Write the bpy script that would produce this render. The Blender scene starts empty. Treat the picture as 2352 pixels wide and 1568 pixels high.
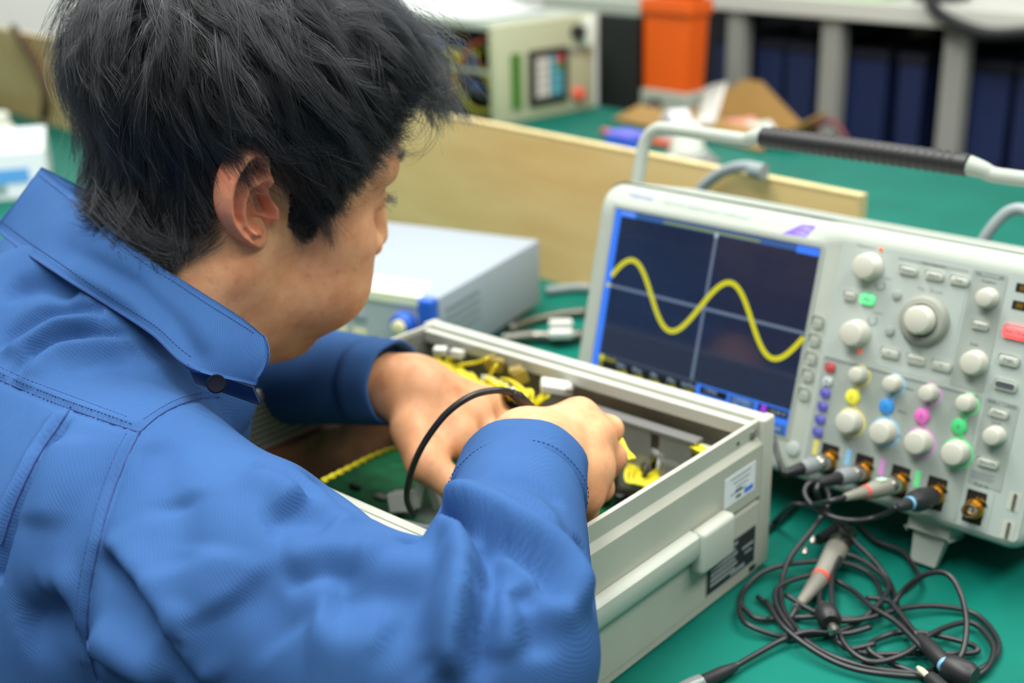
import bpy, bmesh, math, random
import numpy as np
from mathutils import Matrix, Vector
from mathutils.bvhtree import BVHTree
random.seed(7); RNG = np.random.default_rng(7)
SC = bpy.context.scene
COL = SC.collection
# ------------------------------------------------------------------ camera
IW, IH, FPX = 2352.0, 1568.0, 2900.0
MW = np.array([[0.99969, -0.024887, 0.0], [-0.008716, -0.350099, 0.936672], [-0.023311, -0.936382, -0.350207]])      # columns: camera right, down, forward in the world
HC = 0.51928   # camera height above the bench top (z = 0)
ST, SX, SY, SZ = np.array([0.099026, 1.126979, 0.226237]), np.array([0.724997, -0.688752, -3e-06]), np.array([-0.167497, -0.176307, -0.96998]), np.array([0.668075, 0.703233, -0.243186])   # oscilloscope: screen corner, right, down, inward
CAMLOC = np.array([0, 0, HC])
cam_d = bpy.data.cameras.new('camera'); cam = bpy.data.objects.new('camera', cam_d); COL.objects.link(cam)
cam_d.sensor_width = 36.0; cam_d.lens = FPX / IW * 36.0; cam_d.clip_start = .02
_m = np.eye(4); _m[:3, 0] = MW[:, 0]; _m[:3, 1] = -MW[:, 1]; _m[:3, 2] = -MW[:, 2]; _m[:3, 3] = CAMLOC
cam.matrix_world = Matrix(_m.tolist()); SC.camera = cam
cam_d.dof.use_dof = True; cam_d.dof.focus_distance = .735; cam_d.dof.aperture_fstop = 4.8
# ------------------------------------------------------------------ light
SC.cycles.use_light_tree = False; SC.cycles.max_bounces = 7; SC.cycles.diffuse_bounces = 3; SC.cycles.glossy_bounces = 3; SC.cycles.transmission_bounces = 5; SC.cycles.transparent_max_bounces = 6; SC.cycles.caustics_reflective = False; SC.cycles.caustics_refractive = False
SC.view_settings.view_transform = 'Standard'; SC.view_settings.look = 'None'
SC.view_settings.gamma = 1.0; SC.view_settings.use_curve_mapping = False
SC.view_settings.exposure = 0.0
w = bpy.data.worlds.new('World'); SC.world = w; w.use_nodes = True
w.node_tree.nodes['Background'].inputs[0].default_value = (.90, 1.0, .98, 1)
w.node_tree.nodes['Background'].inputs[1].default_value = .23
def area(name, loc, target, sx, sy, power, col):
    d = bpy.data.lights.new(name, 'AREA'); d.shape = 'RECTANGLE'; d.size = sx; d.size_y = sy; d.energy = power; d.color = col
    o = bpy.data.objects.new(name, d); COL.objects.link(o); o.location = loc
    o.rotation_euler = (Vector(target) - Vector(loc)).to_track_quat('-Z', 'Y').to_euler(); return o
area('ceiling_lamp', (.5, 1.5, 1.95), (.5, 1.5, 0), 2.6, .5, 45, (1, .98, .93))
area('ceiling_lamp.001', (-.5, .6, 1.95), (-.5, .6, 0), .5, 2.6, 72, (1, .98, .93))
area('ceiling_lamp.002', (1.2, .2, 1.95), (1.0, .4, 0), 2.2, .5, 40, (1, .98, .93))
area('back_fill_light', (-.4, 4.3, 1.95), (-.4, 4.6, 0), 3.4, .5, 75, (1, .98, .93))  # added fill light, brightens the walls and background
# ------------------------------------------------------------------ pixel helpers (photo pixel -> point of the place)
def ray(u, v): return MW @ np.array([(u - IW/2)/FPX, (v - IH/2)/FPX, 1.0])
def atd(u, v, d): return ray(u, v)*d + CAMLOC
def atz(u, v, z=0.0):
    d = ray(u, v); return d*((z - HC)/d[2]) + CAMLOC
def onplane(u, v, p0, n):
    d = ray(u, v); return d*(((np.asarray(p0) - CAMLOC) @ n)/(d @ n)) + CAMLOC
def w2p(P):
    c = (np.atleast_2d(P) - CAMLOC) @ MW
    return np.c_[c[:, 0]/c[:, 2]*FPX + IW/2, c[:, 1]/c[:, 2]*FPX + IH/2, c[:, 2]]
# ------------------------------------------------------------------ materials
def lin(c):
    return tuple(((x/255)/12.92 if x/255 <= .04045 else ((x/255 + .055)/1.055)**2.4) for x in c)
MATS = {}
def mat(name, rgb, rough=.5, metal=0., spec=.5, noise=0., nscale=40., bump=0., bscale=200., emis=None, estr=0., alpha=1., trans=0., coat=0., sss=0., sssr=(1,.3,.15), sssscale=.004, vary=None):
    if name in MATS: return MATS[name]
    m = bpy.data.materials.new(name); m.use_nodes = True; nt = m.node_tree; b = nt.nodes['Principled BSDF']
    c = lin(rgb) + (1,)
    b.inputs['Base Color'].default_value = c; b.inputs['Roughness'].default_value = rough; b.inputs['Metallic'].default_value = metal
    b.inputs['Specular IOR Level'].default_value = spec; b.inputs['Coat Weight'].default_value = coat
    if trans: b.inputs['Transmission Weight'].default_value = trans
    if alpha < 1: b.inputs['Alpha'].default_value = alpha
    if sss:
        b.inputs['Subsurface Weight'].default_value = sss; b.inputs['Subsurface Radius'].default_value = sssr; b.inputs['Subsurface Scale'].default_value = sssscale
    if emis is not None:
        b.inputs['Emission Color'].default_value = lin(emis) + (1,); b.inputs['Emission Strength'].default_value = estr
    if noise or bump:
        tc = nt.nodes.new('ShaderNodeTexCoord')
    if noise:
        n = nt.nodes.new('ShaderNodeTexNoise'); n.inputs['Scale'].default_value = nscale; n.inputs['Detail'].default_value = 4
        nt.links.new(tc.outputs['Object'], n.inputs['Vector'])
        mx = nt.nodes.new('ShaderNodeMix'); mx.data_type = 'RGBA'
        c2 = lin(vary) if vary else tuple(x*(1 - noise) for x in c[:3])
        mx.inputs[6].default_value = c; mx.inputs[7].default_value = tuple(c2) + (1,)
        rp = nt.nodes.new('ShaderNodeMapRange'); rp.inputs[1].default_value = .35; rp.inputs[2].default_value = .7
        nt.links.new(n.outputs['Fac'], rp.inputs[0]); nt.links.new(rp.outputs[0], mx.inputs[0]); nt.links.new(mx.outputs[2], b.inputs['Base Color'])
    if bump:
        n2 = nt.nodes.new('ShaderNodeTexNoise'); n2.inputs['Scale'].default_value = bscale; n2.inputs['Detail'].default_value = 3
        nt.links.new(tc.outputs['Object'], n2.inputs['Vector'])
        bp = nt.nodes.new('ShaderNodeBump'); bp.inputs['Strength'].default_value = bump; bp.inputs['Distance'].default_value = .001
        nt.links.new(n2.outputs['Fac'], bp.inputs['Height']); nt.links.new(bp.outputs[0], b.inputs['Normal'])
    MATS[name] = m; return m
# ------------------------------------------------------------------ mesh helpers
def link(o, parent=None):
    COL.objects.link(o)
    if parent is not None: o.parent = parent
    return o
def tag(o, label=None, cat=None, group=None, kind=None):
    if label: o['label'] = label
    if cat: o['category'] = cat
    if group: o['group'] = group
    if kind: o['kind'] = kind
    return o
def empty(name, mw=None, loc=None):
    o = bpy.data.objects.new(name, None); o.empty_display_size = .02; COL.objects.link(o)
    if mw is not None: o.matrix_world = Matrix(np.asarray(mw).tolist())
    if loc is not None: o.location = loc
    return o
def frame(o, x, y, z):
    m = np.eye(4); m[:3, 0] = x; m[:3, 1] = y; m[:3, 2] = z; m[:3, 3] = o; return m
def raw(name, V, F, m, parent=None, smooth=False, shade_angle=None):
    me = bpy.data.meshes.new(name)
    V = np.asarray(V, dtype=float)
    me.from_pydata(V.tolist(), [], [tuple(int(i) for i in f) for f in F]); me.update()
    if smooth: me.shade_smooth()
    if shade_angle is not None:
        me.shade_smooth(); me.set_sharp_from_angle(angle=math.radians(shade_angle))
    me.materials.append(m if not isinstance(m, str) else MATS[m])
    return link(bpy.data.objects.new(name, me), parent)
class MB:
    "collects shapes of ONE piece"
    def __init__(s): s.V = []; s.F = []
    def add(s, V, F):
        n = len(s.V); s.V += [tuple(map(float, v)) for v in V]; s.F += [tuple(i + n for i in f) for f in F]; return s
    def box(s, lo, hi):
        (a, b, c), (d, e, f) = lo, hi
        V = [(a,b,c),(d,b,c),(d,e,c),(a,e,c),(a,b,f),(d,b,f),(d,e,f),(a,e,f)]
        return s.add(V, [(0,3,2,1),(4,5,6,7),(0,1,5,4),(1,2,6,5),(2,3,7,6),(3,0,4,7)])
    def rbox(s, lo, hi, r, seg=2):
        bm = bmesh.new(); bmesh.ops.create_cube(bm, size=1)
        lo = np.array(lo, float); hi = np.array(hi, float)
        for v in bm.verts:
            v.co = Vector(((np.array(v.co) + .5)*(hi - lo) + lo).tolist())
        bmesh.ops.bevel(bm, geom=bm.edges[:], offset=r, segments=seg, profile=.5, affect='EDGES')
        bm.verts.index_update()
        s.add([v.co[:] for v in bm.verts], [[v.index for v in f.verts] for f in bm.faces]); bm.free(); return s
    def prism(s, poly, axis, lo, hi, bev=0):
        "poly: 2-d points; axis 0/1/2 the extrusion axis"
        n = len(poly); V = []
        for t in (lo, hi):
            for p in poly:
                q = list(p); q.insert(axis, t); V.append(q)
        F = [tuple(range(n))[::-1], tuple(range(n, 2*n))] + [(i, (i+1) % n, n + (i+1) % n, n + i) for i in range(n)]
        return s.add(V, F)
    def lathe(s, prof, o=(0,0,0), ax=(0,0,1), n=24, cap=True):
        ax = np.array(ax, float)/np.linalg.norm(ax); t = np.array([1,0,0]) if abs(ax[0]) < .9 else np.array([0,1,0])
        x = np.cross(ax, t); x /= np.linalg.norm(x); y = np.cross(ax, x); o = np.array(o, float); V = []
        for r, h in prof:
            for k in range(n):
                a = 2*math.pi*k/n; V.append(o + ax*h + (x*math.cos(a) + y*math.sin(a))*r)
        F = [(j*n + k, j*n + (k+1) % n, (j+1)*n + (k+1) % n, (j+1)*n + k) for j in range(len(prof)-1) for k in range(n)]
        if cap:
            F += [tuple(range(n))[::-1], tuple(range((len(prof)-1)*n, len(prof)*n))]
        return s.add(V, F)
    def tube(s, pts, r, n=8, cap=True):
        V, F = tube_vf(pts, r, n, cap); return s.add(V, F)
    def xf(s, fn): s.V = [tuple(fn(np.array(v))) for v in s.V]; return s
    def build(s, name, m, parent=None, smooth=None):
        return raw(name, s.V, s.F, m, parent, shade_angle=smooth)
def spline(P, per=8, closed=False):
    P = np.asarray(P, float); n = len(P); out = []
    if n < 3: return P
    rng = range(n if closed else n-1)
    for i in rng:
        p0 = P[(i-1) % n] if (closed or i > 0) else 2*P[0]-P[1]
        p1 = P[i]; p2 = P[(i+1) % n]; p3 = P[(i+2) % n] if (closed or i < n-2) else 2*P[-1]-P[-2]
        for k in range(per):
            t = k/per; out.append(.5*((2*p1)+(-p0+p2)*t+(2*p0-5*p1+4*p2-p3)*t*t+(-p0+3*p1-3*p2+p3)*t**3))
    if not closed: out.append(P[-1])
    return np.array(out)
def tube_vf(pts, r, n=8, cap=True):
    P = np.asarray(pts, float); m = len(P)
    R = np.full(m, r) if np.isscalar(r) else np.asarray(r, float)
    T = np.gradient(P, axis=0); T /= np.linalg.norm(T, axis=1)[:, None] + 1e-12
    u = np.cross(T[0], [0, 0, 1.]);
    if np.linalg.norm(u) < 1e-3: u = np.cross(T[0], [1., 0, 0])
    u /= np.linalg.norm(u); V = []; ang = 2*np.pi*np.arange(n)/n
    for i in range(m):
        u = u - (u @ T[i])*T[i]; u /= np.linalg.norm(u); w_ = np.cross(T[i], u)
        V.append(P[i] + R[i]*(np.cos(ang)[:, None]*u + np.sin(ang)[:, None]*w_))
    V = np.concatenate(V)
    F = [(j*n+k, j*n+(k+1) % n, (j+1)*n+(k+1) % n, (j+1)*n+k) for j in range(m-1) for k in range(n)]
    if cap: F += [tuple(range(n))[::-1], tuple(range((m-1)*n, m*n))]
    return V, F
def cable(name, pts, r, m, parent=None, n=8, per=8):
    V, F = tube_vf(spline(pts, per), r, n); return raw(name, V, F, m, parent, smooth=True)
def text(name, s, size, m, parent, loc, rot=(math.pi/2, 0, 0), align='CENTER', ext=0.00005, sx=1.0):
    c = bpy.data.curves.new(name, 'FONT'); c.body = s; c.size = size; c.align_x = align; c.align_y = 'CENTER'; c.extrude = ext; c.resolution_u = 1
    t = bpy.data.objects.new('tmp_text', c); me = bpy.data.meshes.new_from_object(t); bpy.data.objects.remove(t); bpy.data.curves.remove(c)
    me.name = name; me.materials.clear(); me.materials.append(m)
    o = link(bpy.data.objects.new(name, me), parent); o.location = loc; o.rotation_euler = rot; o.scale = (sx, 1, 1); return o
def rrect(x0, y0, x1, y1, r, n=6):
    P = []
    for cx, cy, a0 in ((x1-r, y0+r, -90), (x1-r, y1-r, 0), (x0+r, y1-r, 90), (x0+r, y0+r, 180)):
        for k in range(n+1):
            a = math.radians(a0 + 90*k/n); P.append((cx + r*math.cos(a), cy + r*math.sin(a)))
    return P
# ================================================================== the setting
BU = np.array([math.sin(math.radians(41)), -math.cos(math.radians(41)), 0]); BV = np.array([math.cos(math.radians(41)), math.sin(math.radians(41)), 0]); UP = np.array([0, 0, 1.])
def bw(u, v, z=0.): return BU*u + BV*v + UP*z
BENCHF = frame((0, 0, 0), BU, BV, UP)
mat('green_mat', (0, 108, 94), .6, spec=.2, noise=.12, nscale=9, bump=.05, bscale=500, vary=(0, 98, 84))
mat('floor_vinyl', (120, 122, 118), .5, noise=.2, nscale=6)
mat('wall_paint', (226, 228, 224), .8, noise=.05, nscale=3)
mat('plywood', (220, 192, 134), .55, noise=.3, nscale=5, vary=(206, 168, 106))
mat('ply_edge', (216, 196, 142), .6, noise=.2, nscale=60)
mat('steel_grey', (150, 152, 146), .45, metal=.0, noise=.15, nscale=30)
mat('dark_metal', (40, 42, 44), .5)
fl = MB().box((-6, -3, -.76), (6, 7, -.74)).build('floor', 'floor_vinyl') if False else raw('floor', *(lambda b: (b.V, b.F))(MB().box((-6, -3, -.76), (6, 7, -.74))), MATS['floor_vinyl'])
tag(fl, kind='structure')
wb = MB().box((-7, 4.6, -.74), (4, 4.7, 2.4)); wl = raw('wall_back', wb.V, wb.F, MATS['wall_paint']); wl.matrix_world = Matrix(BENCHF.tolist()); tag(wl, kind='structure')
wb = MB().box((-4.5, -3, -.74), (-4.4, 4.6, 2.4)); wl = raw('wall_left', wb.V, wb.F, MATS['wall_paint']); wl.matrix_world = Matrix(BENCHF.tolist()); tag(wl, kind='structure')
# workbench ---------------------------------------------------------
def stretch_noise(m, sx, sy, sz):
    nt = m.node_tree; tcn = [n for n in nt.nodes if n.type == 'TEX_COORD'][0]; n = [n for n in nt.nodes if n.type == 'TEX_NOISE'][0]
    mp = nt.nodes.new('ShaderNodeMapping'); mp.inputs['Scale'].default_value = (sx, sy, sz)
    nt.links.new(tcn.outputs['Object'], mp.inputs[0]); nt.links.new(mp.outputs[0], n.inputs['Vector'])
stretch_noise(MATS['plywood'], .6, 1, 3.5)
wk = empty('workbench', BENCHF)
tag(wk, 'long workbench with a glossy green mat top', 'workbench')
MB().rbox((-4, .40, -.012), (1.2, 2.09, 0), .003).build('green_top', 'green_mat', wk)
MB().box((-3.98, .42, -.045), (1.18, 2.07, -.0121)).build('top_core', 'steel_grey', wk)
for u in (-3.9, -1.4, 1.05):
    for v in (.46, 2.0): MB().box((u, v, -.74), (u+.05, v+.05, -.0452)).build('leg', 'steel_grey', wk)
# plywood partition -------------------------------------------------
pa = empty('partition_board', frame(bw(0, 1.10, 0), BU, BV, UP)); tag(pa, 'plywood partition board standing upright along the green bench', 'partition')
puR = float(np.array(onplane(1970, 455, bw(0, 1.10), BV)) @ BU)
MB().box((-3.2, 0, .0005), (puR, .012, .195)).build('plywood_sheet', 'plywood', pa)
MB().box((-3.2, -.0008, .1952), (puR, .0128, .1975)).build('top_edge', 'ply_edge', pa)
MB().box((puR + .0002, -.0008, .0005), (puR + .003, .0128, .1975)).build('end_edge', 'ply_edge', pa)
for u in (-2.4, -1.35, -.55):
    MB().box((u, .0131, .0005), (u + .03, .04, .15)).build('batten', 'ply_edge', pa)
# ================================================================== oscilloscope
mat('scope_body', (168, 177, 168), .55, spec=.3, noise=.04, nscale=20)
mat('scope_panel', (176, 187, 182), .5)
mat('scope_panel_dark', (156, 166, 160), .5)
mat('scope_seam', (120, 128, 122), .6)
mat('knob', (196, 197, 184), .45)
mat('knob_side', (150, 154, 144), .5)
mat('button', (194, 200, 190), .4)
mat('ink', (70, 76, 82), .6)
mat('ink_light', (120, 132, 132), .6)
mat('lit_green', (120, 230, 165), .4, emis=(110, 240, 160), estr=.35)
mat('lit_red', (240, 120, 120), .4, emis=(255, 110, 110), estr=.35)
mat('led_orange', (245, 90, 40), .4, emis=(255, 80, 30), estr=.5)
mat('ch_yellow', (238, 232, 70), .5); mat('ch_blue', (50, 145, 225), .5); mat('ch_pink', (222, 110, 190), .5); mat('ch_green', (70, 205, 125), .5)
mat('lt_yellow', (224, 214, 120), .5); mat('lt_blue', (140, 200, 240), .5); mat('lt_pink', (215, 150, 215), .5); mat('lt_green', (110, 230, 150), .5)
mat('btn_violet', (110, 108, 205), .45); mat('btn_red', (205, 84, 92), .45); mat('btn_white', (205, 214, 214), .45)
mat('badge_violet', (92, 44, 190), .4); mat('brand_violet', (96, 96, 190), .5); mat('brand_grey', (130, 158, 156), .5)
mat('black_plastic', (22, 23, 25), .4); mat('black_rubber', (32, 33, 36), .45, spec=.5)
mat('gold', (214, 160, 60), .3, metal=1.); mat('nickel', (190, 186, 178), .28, metal=1.)
mat('cavity', (10, 11, 11), .7)
mat('screen_glass', (8, 10, 16), .12, spec=.5, emis=(34, 46, 74), estr=.75)
def emat(n, rgb, s=.8): return mat(n, (5, 5, 5), .2, emis=rgb, estr=s)
emat('px_blue', (60, 130, 255), 1.0); emat('px_steel', (60, 105, 170), .8); emat('px_yellow', (224, 222, 40), .85); emat('px_grat', (120, 138, 165), .7); emat('px_dim', (44, 58, 84), .9)
emat('px_white', (190, 215, 240), .8); emat('px_violet', (170, 70, 230), .9); emat('px_black', (14, 16, 22), .5); emat('px_olive', (150, 165, 60), .8); emat('px_frame', (70, 84, 104), .8)
def S(X, Y, D=0.): return np.array([X, D, -Y])/1000.
sc = empty('oscilloscope', frame(ST, SX, SZ, -SY))
tag(sc, 'grey-white digital oscilloscope showing a yellow sine wave on its dark screen', 'oscilloscope')
def scope_shell():
    x0, y0, x1, y1 = -21, -24, 418, 191
    def ring(e, r=17):
        rr = max(r - e, 1.5); a0, b0, a1, b1 = x0+e, y0+e, x1-e, y1-e; P = []
        for cx, cy, s in ((a0+rr, b0+rr, 180), (a1-rr, b0+rr, 270), (a1-rr, b1-rr, 0), (a0+rr, b1-rr, 90)):
            for k in range(9):
                a = math.radians(s + 90*k/8); P.append((cx + rr*math.cos(a), cy + rr*math.sin(a)))
            # straight run to next corner is sampled below
        out = []
        seg = {0: 40, 1: 20, 2: 40, 3: 20}
        for c in range(4):
            pts = P[c*9:(c+1)*9]; out += pts; nx = P[((c+1) % 4)*9]; a = np.array(pts[-1]); b = np.array(nx)
            for k in range(1, seg[c]): out.append(tuple(a + (b-a)*k/seg[c]))
        return out
    def dep(X, Y):
        s = min(max((X - 204)/22, 0), 1); s = s*s*(3-2*s); yt = -3.5 - 8*s
        return max(0, yt - Y)*.62
    V = []; N = None; rings = [(15, 137), (6, 134), (0, 120), (0, 40), (0, 9)]
    for e, d in rings:
        for X, Y in ring(e): V.append(S(X, Y, d + (dep(X, Y)*.4 if d == 9 else 0)))
    for e, k in ((.5, 6.5), (1.5, 4), (3, 2), (5, .7), (7, .1), (10, 0), (14, 0), (17, 0), (20, 0)):
        for X, Y in ring(e): V.append(S(X, Y, k + dep(X, Y)))
    N = len(ring(0)); nr = len(V)//N
    F = [(j*N+k, (j+1)*N+k, (j+1)*N+(k+1) % N, j*N+(k+1) % N) for j in range(nr-1) for k in range(N)]
    F.append(tuple(range(N))); F.append(tuple(range((nr-1)*N, nr*N))[::-1])
    return raw('case_shell', V, F, MATS['scope_body'], sc, shade_angle=40)
shell = scope_shell()
def plate(name, x0, y0, x1, y1, r, d0, d1, m, parent, smooth=None):
    b = MB().prism([(X/1000, -Y/1000) for X, Y in rrect(x0, y0, x1, y1, r, 4)], 1, -d1/1000, -d0/1000); return b.build(name, m, parent, smooth)
plate('control_panel', 229, -9.5, 411, 184, 5, 0.05, .5, 'scope_panel', sc)
plate('vertical_section', 231.5, 84, 364, 182.5, 3, .55, .9, 'scope_panel_dark', sc)
plate('horizontal_section', 337.5, -7, 364, 82, 2, .55, .9, 'scope_panel_dark', sc)
plate('trigger_section', 366.5, 84, 392, 150, 2, .55, .9, 'scope_panel_dark', sc)
plate('zoom_section', 275.5, -6, 335.5, 82, 2, .55, .75, 'scope_panel', sc)
plate('section_bar', 278, -5.5, 334, -3, .6, .76, .9, 'scope_panel_dark', sc); plate('section_bar', 233, 84.8, 361, 86.5, .6, .95, 1.1, 'ink_light', sc); plate('section_bar', 340, -5.5, 361.5, -3, .6, .95, 1.1, 'ink_light', sc); plate('section_bar', 368.5, 85, 390, 87.5, .6, .95, 1.1, 'ink_light', sc)
# screen
plate('screen_surround', -3.5, -2.5, 214.5, 161, 2, .05, .6, 'scope_panel_dark', sc)
scr = plate('screen', 0, 0, 211.2, 158.4, .8, .65, 1.0, 'screen_glass', sc)
def flat(name, x0, y0, x1, y1, m, lvl=1, parent=scr):
    d = -(1.0 + .04*lvl)/1000
    return raw(name, [(x0/1000, d, -y1/1000), (x1/1000, d, -y1/1000), (x1/1000, d, -y0/1000), (x0/1000, d, -y0/1000)], [(0, 1, 2, 3)], MATS[m], parent)
def ribbon(name, P, w_, m, lvl, parent=scr):
    P = np.array(P, float); T = np.gradient(P, axis=0); T /= np.linalg.norm(T, axis=1)[:, None]; Nn = np.c_[-T[:, 1], T[:, 0]]*w_/2
    A = P + Nn; B = P - Nn; d = -(1.0 + .04*lvl)/1000
    V = [(x/1000, d, -y/1000) for x, y in A] + [(x/1000, d, -y/1000) for x, y in B]; n = len(P)
    return raw(name, V, [(i, i+1, n+i+1, n+i) for i in range(n-1)], MATS[m], parent)
flat('side_bar', .3, 1, 7.5, 158, 'px_blue', 1)
flat('title_bar', 7.5, .8, 211, 6.2, 'px_steel', 1); flat('title_tab', 1, .8, 24, 6.4, 'px_blue', 2); text('title_text', 'Tek Run', .0042, MATS['px_white'], scr, S(15, 3.4, -1.2))
flat('title_tab', 190, .8, 211, 7.2, 'px_blue', 2); flat('record_bar', 55, 3.2, 155, 5.2, 'px_olive', 2)
for k in range(1, 10): flat('grid_line', 7.5 + 20.4*k - .15, 7, 7.5 + 20.4*k + .15, 136, 'px_dim', 2)
for k in range(0, 8): flat('grid_line', 7.5, 22.5 + 16*k - .15, 211, 22.5 + 16*k + .15, 'px_dim', 2)
flat('centre_line', 110.3, 7, 113.3, 135, 'px_grat', 3); flat('centre_line', 7.5, 69.2, 211, 72.2, 'px_grat', 3)
xs = np.linspace(7.3, 211, 160); ribbon('waveform', np.c_[xs, 70.7 - 27*np.cos(2*np.pi*(xs - 28.3)/105.6)], 4.6, 'px_yellow', 5)
flat('trigger_mark', 110, 4.5, 113.6, 8.5, 'px_white', 6)
raw('channel_mark', [(3/1000, -.0013, -.0685), (10/1000, -.0013, -.0708), (3/1000, -.0013, -.073)], [(0, 2, 1)], MATS['px_yellow'], scr)
flat('readout_frame', 7.5, 134.5, 118, 136, 'px_frame', 4); flat('readout_bar', 7.5, 139, 118, 158, 'px_black', 3)
flat('readout_bar', 118, 136, 211, 157.5, 'px_blue', 3); flat('readout_cell', 122, 137.5, 150, 144, 'px_black', 4); flat('readout_cell', 152, 137.5, 178, 147, 'px_steel', 4); flat('readout_cell', 181, 137.5, 210, 144.5, 'px_black', 4); flat('readout_cell', 183, 150, 210, 158, 'px_steel', 4)
text('readout_text', '500mV', .005, MATS['px_yellow'], scr, S(20, 138.5, -1.3)); flat('channel_badge', 8.5, 135.5, 13.5, 141, 'px_yellow', 5); flat('channel_badge', 8.5, 142, 12.5, 147, 'px_olive', 5)
for k, s in enumerate(('Value', 'Mean', 'Min', 'Max', 'Std Dev')): text('readout_text', s, .0048, MATS['px_white'], scr, S(34 + 19*k, 140.5, -1.3)); text('readout_text', '1.00k', .0055, MATS['px_yellow'], scr, S(36 + 18.5*k, 146, -1.3))
text('readout_text', '1.00ms', .0048, MATS['px_white'], scr, S(133, 139.8, -1.3)); text('readout_text', '1.00GS/s', .0046, MATS['px_white'], scr, S(165, 140, -1.3)); text('readout_text', '10k points', .0044, MATS['px_white'], scr, S(165, 144.8, -1.3)); text('readout_text', '/ 0.00 V', .005, MATS['px_white'], scr, S(200, 141, -1.3))
flat('channel_badge', 184, 138, 189.5, 144, 'px_violet', 6); text('readout_text', '12:00:00', .005, MATS['px_white'], scr, S(197, 154, -1.35))
# printing on the top slope
def slope_rot(): return (math.pi/2 - math.atan(.62), 0, 0)
def onslope(X, Y): return S(X, Y, max(0, -3.5 - Y)*.62 - .3)
text('brand_text', 'Tektronix', .0068, MATS['brand_violet'], sc, onslope(21, -13.5), slope_rot()); text('model_text', 'DPO 4104  Digital Phosphor Oscilloscope', .0052, MATS['brand_grey'], sc, onslope(92, -12.5), slope_rot())
bV = [onslope(X, Y) for X, Y in ((173, -5.5), (186, -15.5), (199, -16.5), (195, -6.5))]
bdg = raw('badge', bV, [(0, 3, 2, 1)], MATS['badge_violet'], sc); text('badge_text', '1 GHz', .0036, MATS['btn_white'], bdg, onslope(191, -12.5) + S(0, 0, -.2), slope_rot()); text('badge_text', '5 GS/s', .0036, MATS['btn_white'], bdg, onslope(190, -8.5) + S(0, 0, -.2), slope_rot())
# knobs
def knob(X, Y, r, h, ridged=True, m='knob', par=sc, base=.9, name='knob'):
    n = 40; b = MB(); V = []; prof = [(r*1.06, 0, 0), (r*1.06, h*.12, 0), (r*.98, h*.2, 1), (r*.95, h*.86, 1), (r*.86, h*.97, 0), (r*.78, h, 0)]
    for rr, hh, rid in prof:
        for k in range(n):
            a = 2*math.pi*k/n; q = rr*(1 - (.05 if rid and ridged and k % 2 else 0)); V.append(S(X + q*math.cos(a), Y + q*math.sin(a), -base - hh))
    F = [(j*n+k, j*n+(k+1) % n, (j+1)*n+(k+1) % n, (j+1)*n+k) for j in range(len(prof)-1) for k in range(n)]
    F.append(tuple(range((len(prof)-1)*n, len(prof)*n)))
    return raw(name, V, F, MATS[m], par, shade_angle=50)
def button(X, Y, w_, h_, m='button', txt=None, tm='ink', d=2.2, par=sc, base=.9, ts=.0034):
    b = MB().rbox(S(X-w_/2, Y+h_/2, -base-d), S(X+w_/2, Y-h_/2, -base+.3), min(h_*.42, 2.4)/1000, 3); o = b.build('button', m, par, 50)
    if txt: text('button_text', txt, ts, MATS[tm], o, S(X, Y, -base-d-.08))
    return o
knob(256.5, 7, 10.6, 13); knob(256.8, 60.5, 10.6, 13)
button(244.5, 32.2, 11, 7.5, txt='Select'); button(260, 32, 12, 8.5, 'lit_green', 'Fine'); 
for X, Y in ((262.5, -8), (261.5, 74.2)): MB().lathe([(1.6e-3, 0), (1.5e-3, .6e-3), (.8e-3, .9e-3)], S(X, Y, -.5), (0, -1, 0), 12).build('led', 'led_orange', sc)
def ringmark(X, Y, r, w_, m, par=sc, d=1.0, a0=0, a1=360, name='ring_mark'):
    n = 28; V = []
    for q in (r - w_, r):
        for k in range(n+1): a = math.radians(a0 + (a1-a0)*k/n); V.append(S(X + q*math.cos(a), Y + q*math.sin(a), -d))
    return raw(name, V, [(k, n+1+k, n+2+k, k+1) for k in range(n)], MATS[m], par)
ringmark(268, 19.5, 4, .7, 'ink_light', a0=-60, a1=200); ringmark(267, 47.7, 4, .7, 'ink_light', a0=-60, a1=200); text('panel_text', 'Coarse', .003, MATS['ink_light'], sc, S(271, 13, -.6)); text('panel_text', 'Coarse', .003, MATS['ink_light'], sc, S(270, 41, -.6)); text('panel_text', 'Multipurpose', .003, MATS['ink_light'], sc, S(250, -8, -.6))
for X, s in ((287.7, 'Measure'), (308.9, 'Search'), (328.6, 'Test')): button(X + .6, 3.4, 15.5, 6.6, txt=s)
for X, s in ((286.2, '\u2190'), (308, 'Set/Clear'), (328.4, '\u2192')): button(X + .6, 69, 16, 7.5, txt=s)
for Y in (24, 52.7): MB().lathe([(3.8e-3, 0), (3.6e-3, 1.6e-3), (2.6e-3, 2e-3)], S(283, Y, -.8), (0, -1, 0), 20).build('button', 'scope_panel_dark', sc, 40)
text('panel_text', 'Pan', .004, MATS['ink_light'], sc, S(301, 15.5, -.8)); text('panel_text', 'Zoom', .004, MATS['ink_light'], sc, S(313, 15.5, -.8)); text('panel_text', 'Zoom', .0034, MATS['ink_light'], sc, S(307, 63, -.8)); text('panel_text', 'Wave Inspector', .003, MATS['ink'], sc, S(307, -4.2, -1.0))
MB().lathe([(.0195, 0), (.0192, .004), (.017, .007), (.013, .0078), (.0128, .0055)], S(309, 38.5, -.8), (0, -1, 0), 40, cap=False).build('pan_ring', 'knob_side', sc, 40)
knob(309.3, 38, 11.5, 17, ridged=False)
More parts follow.
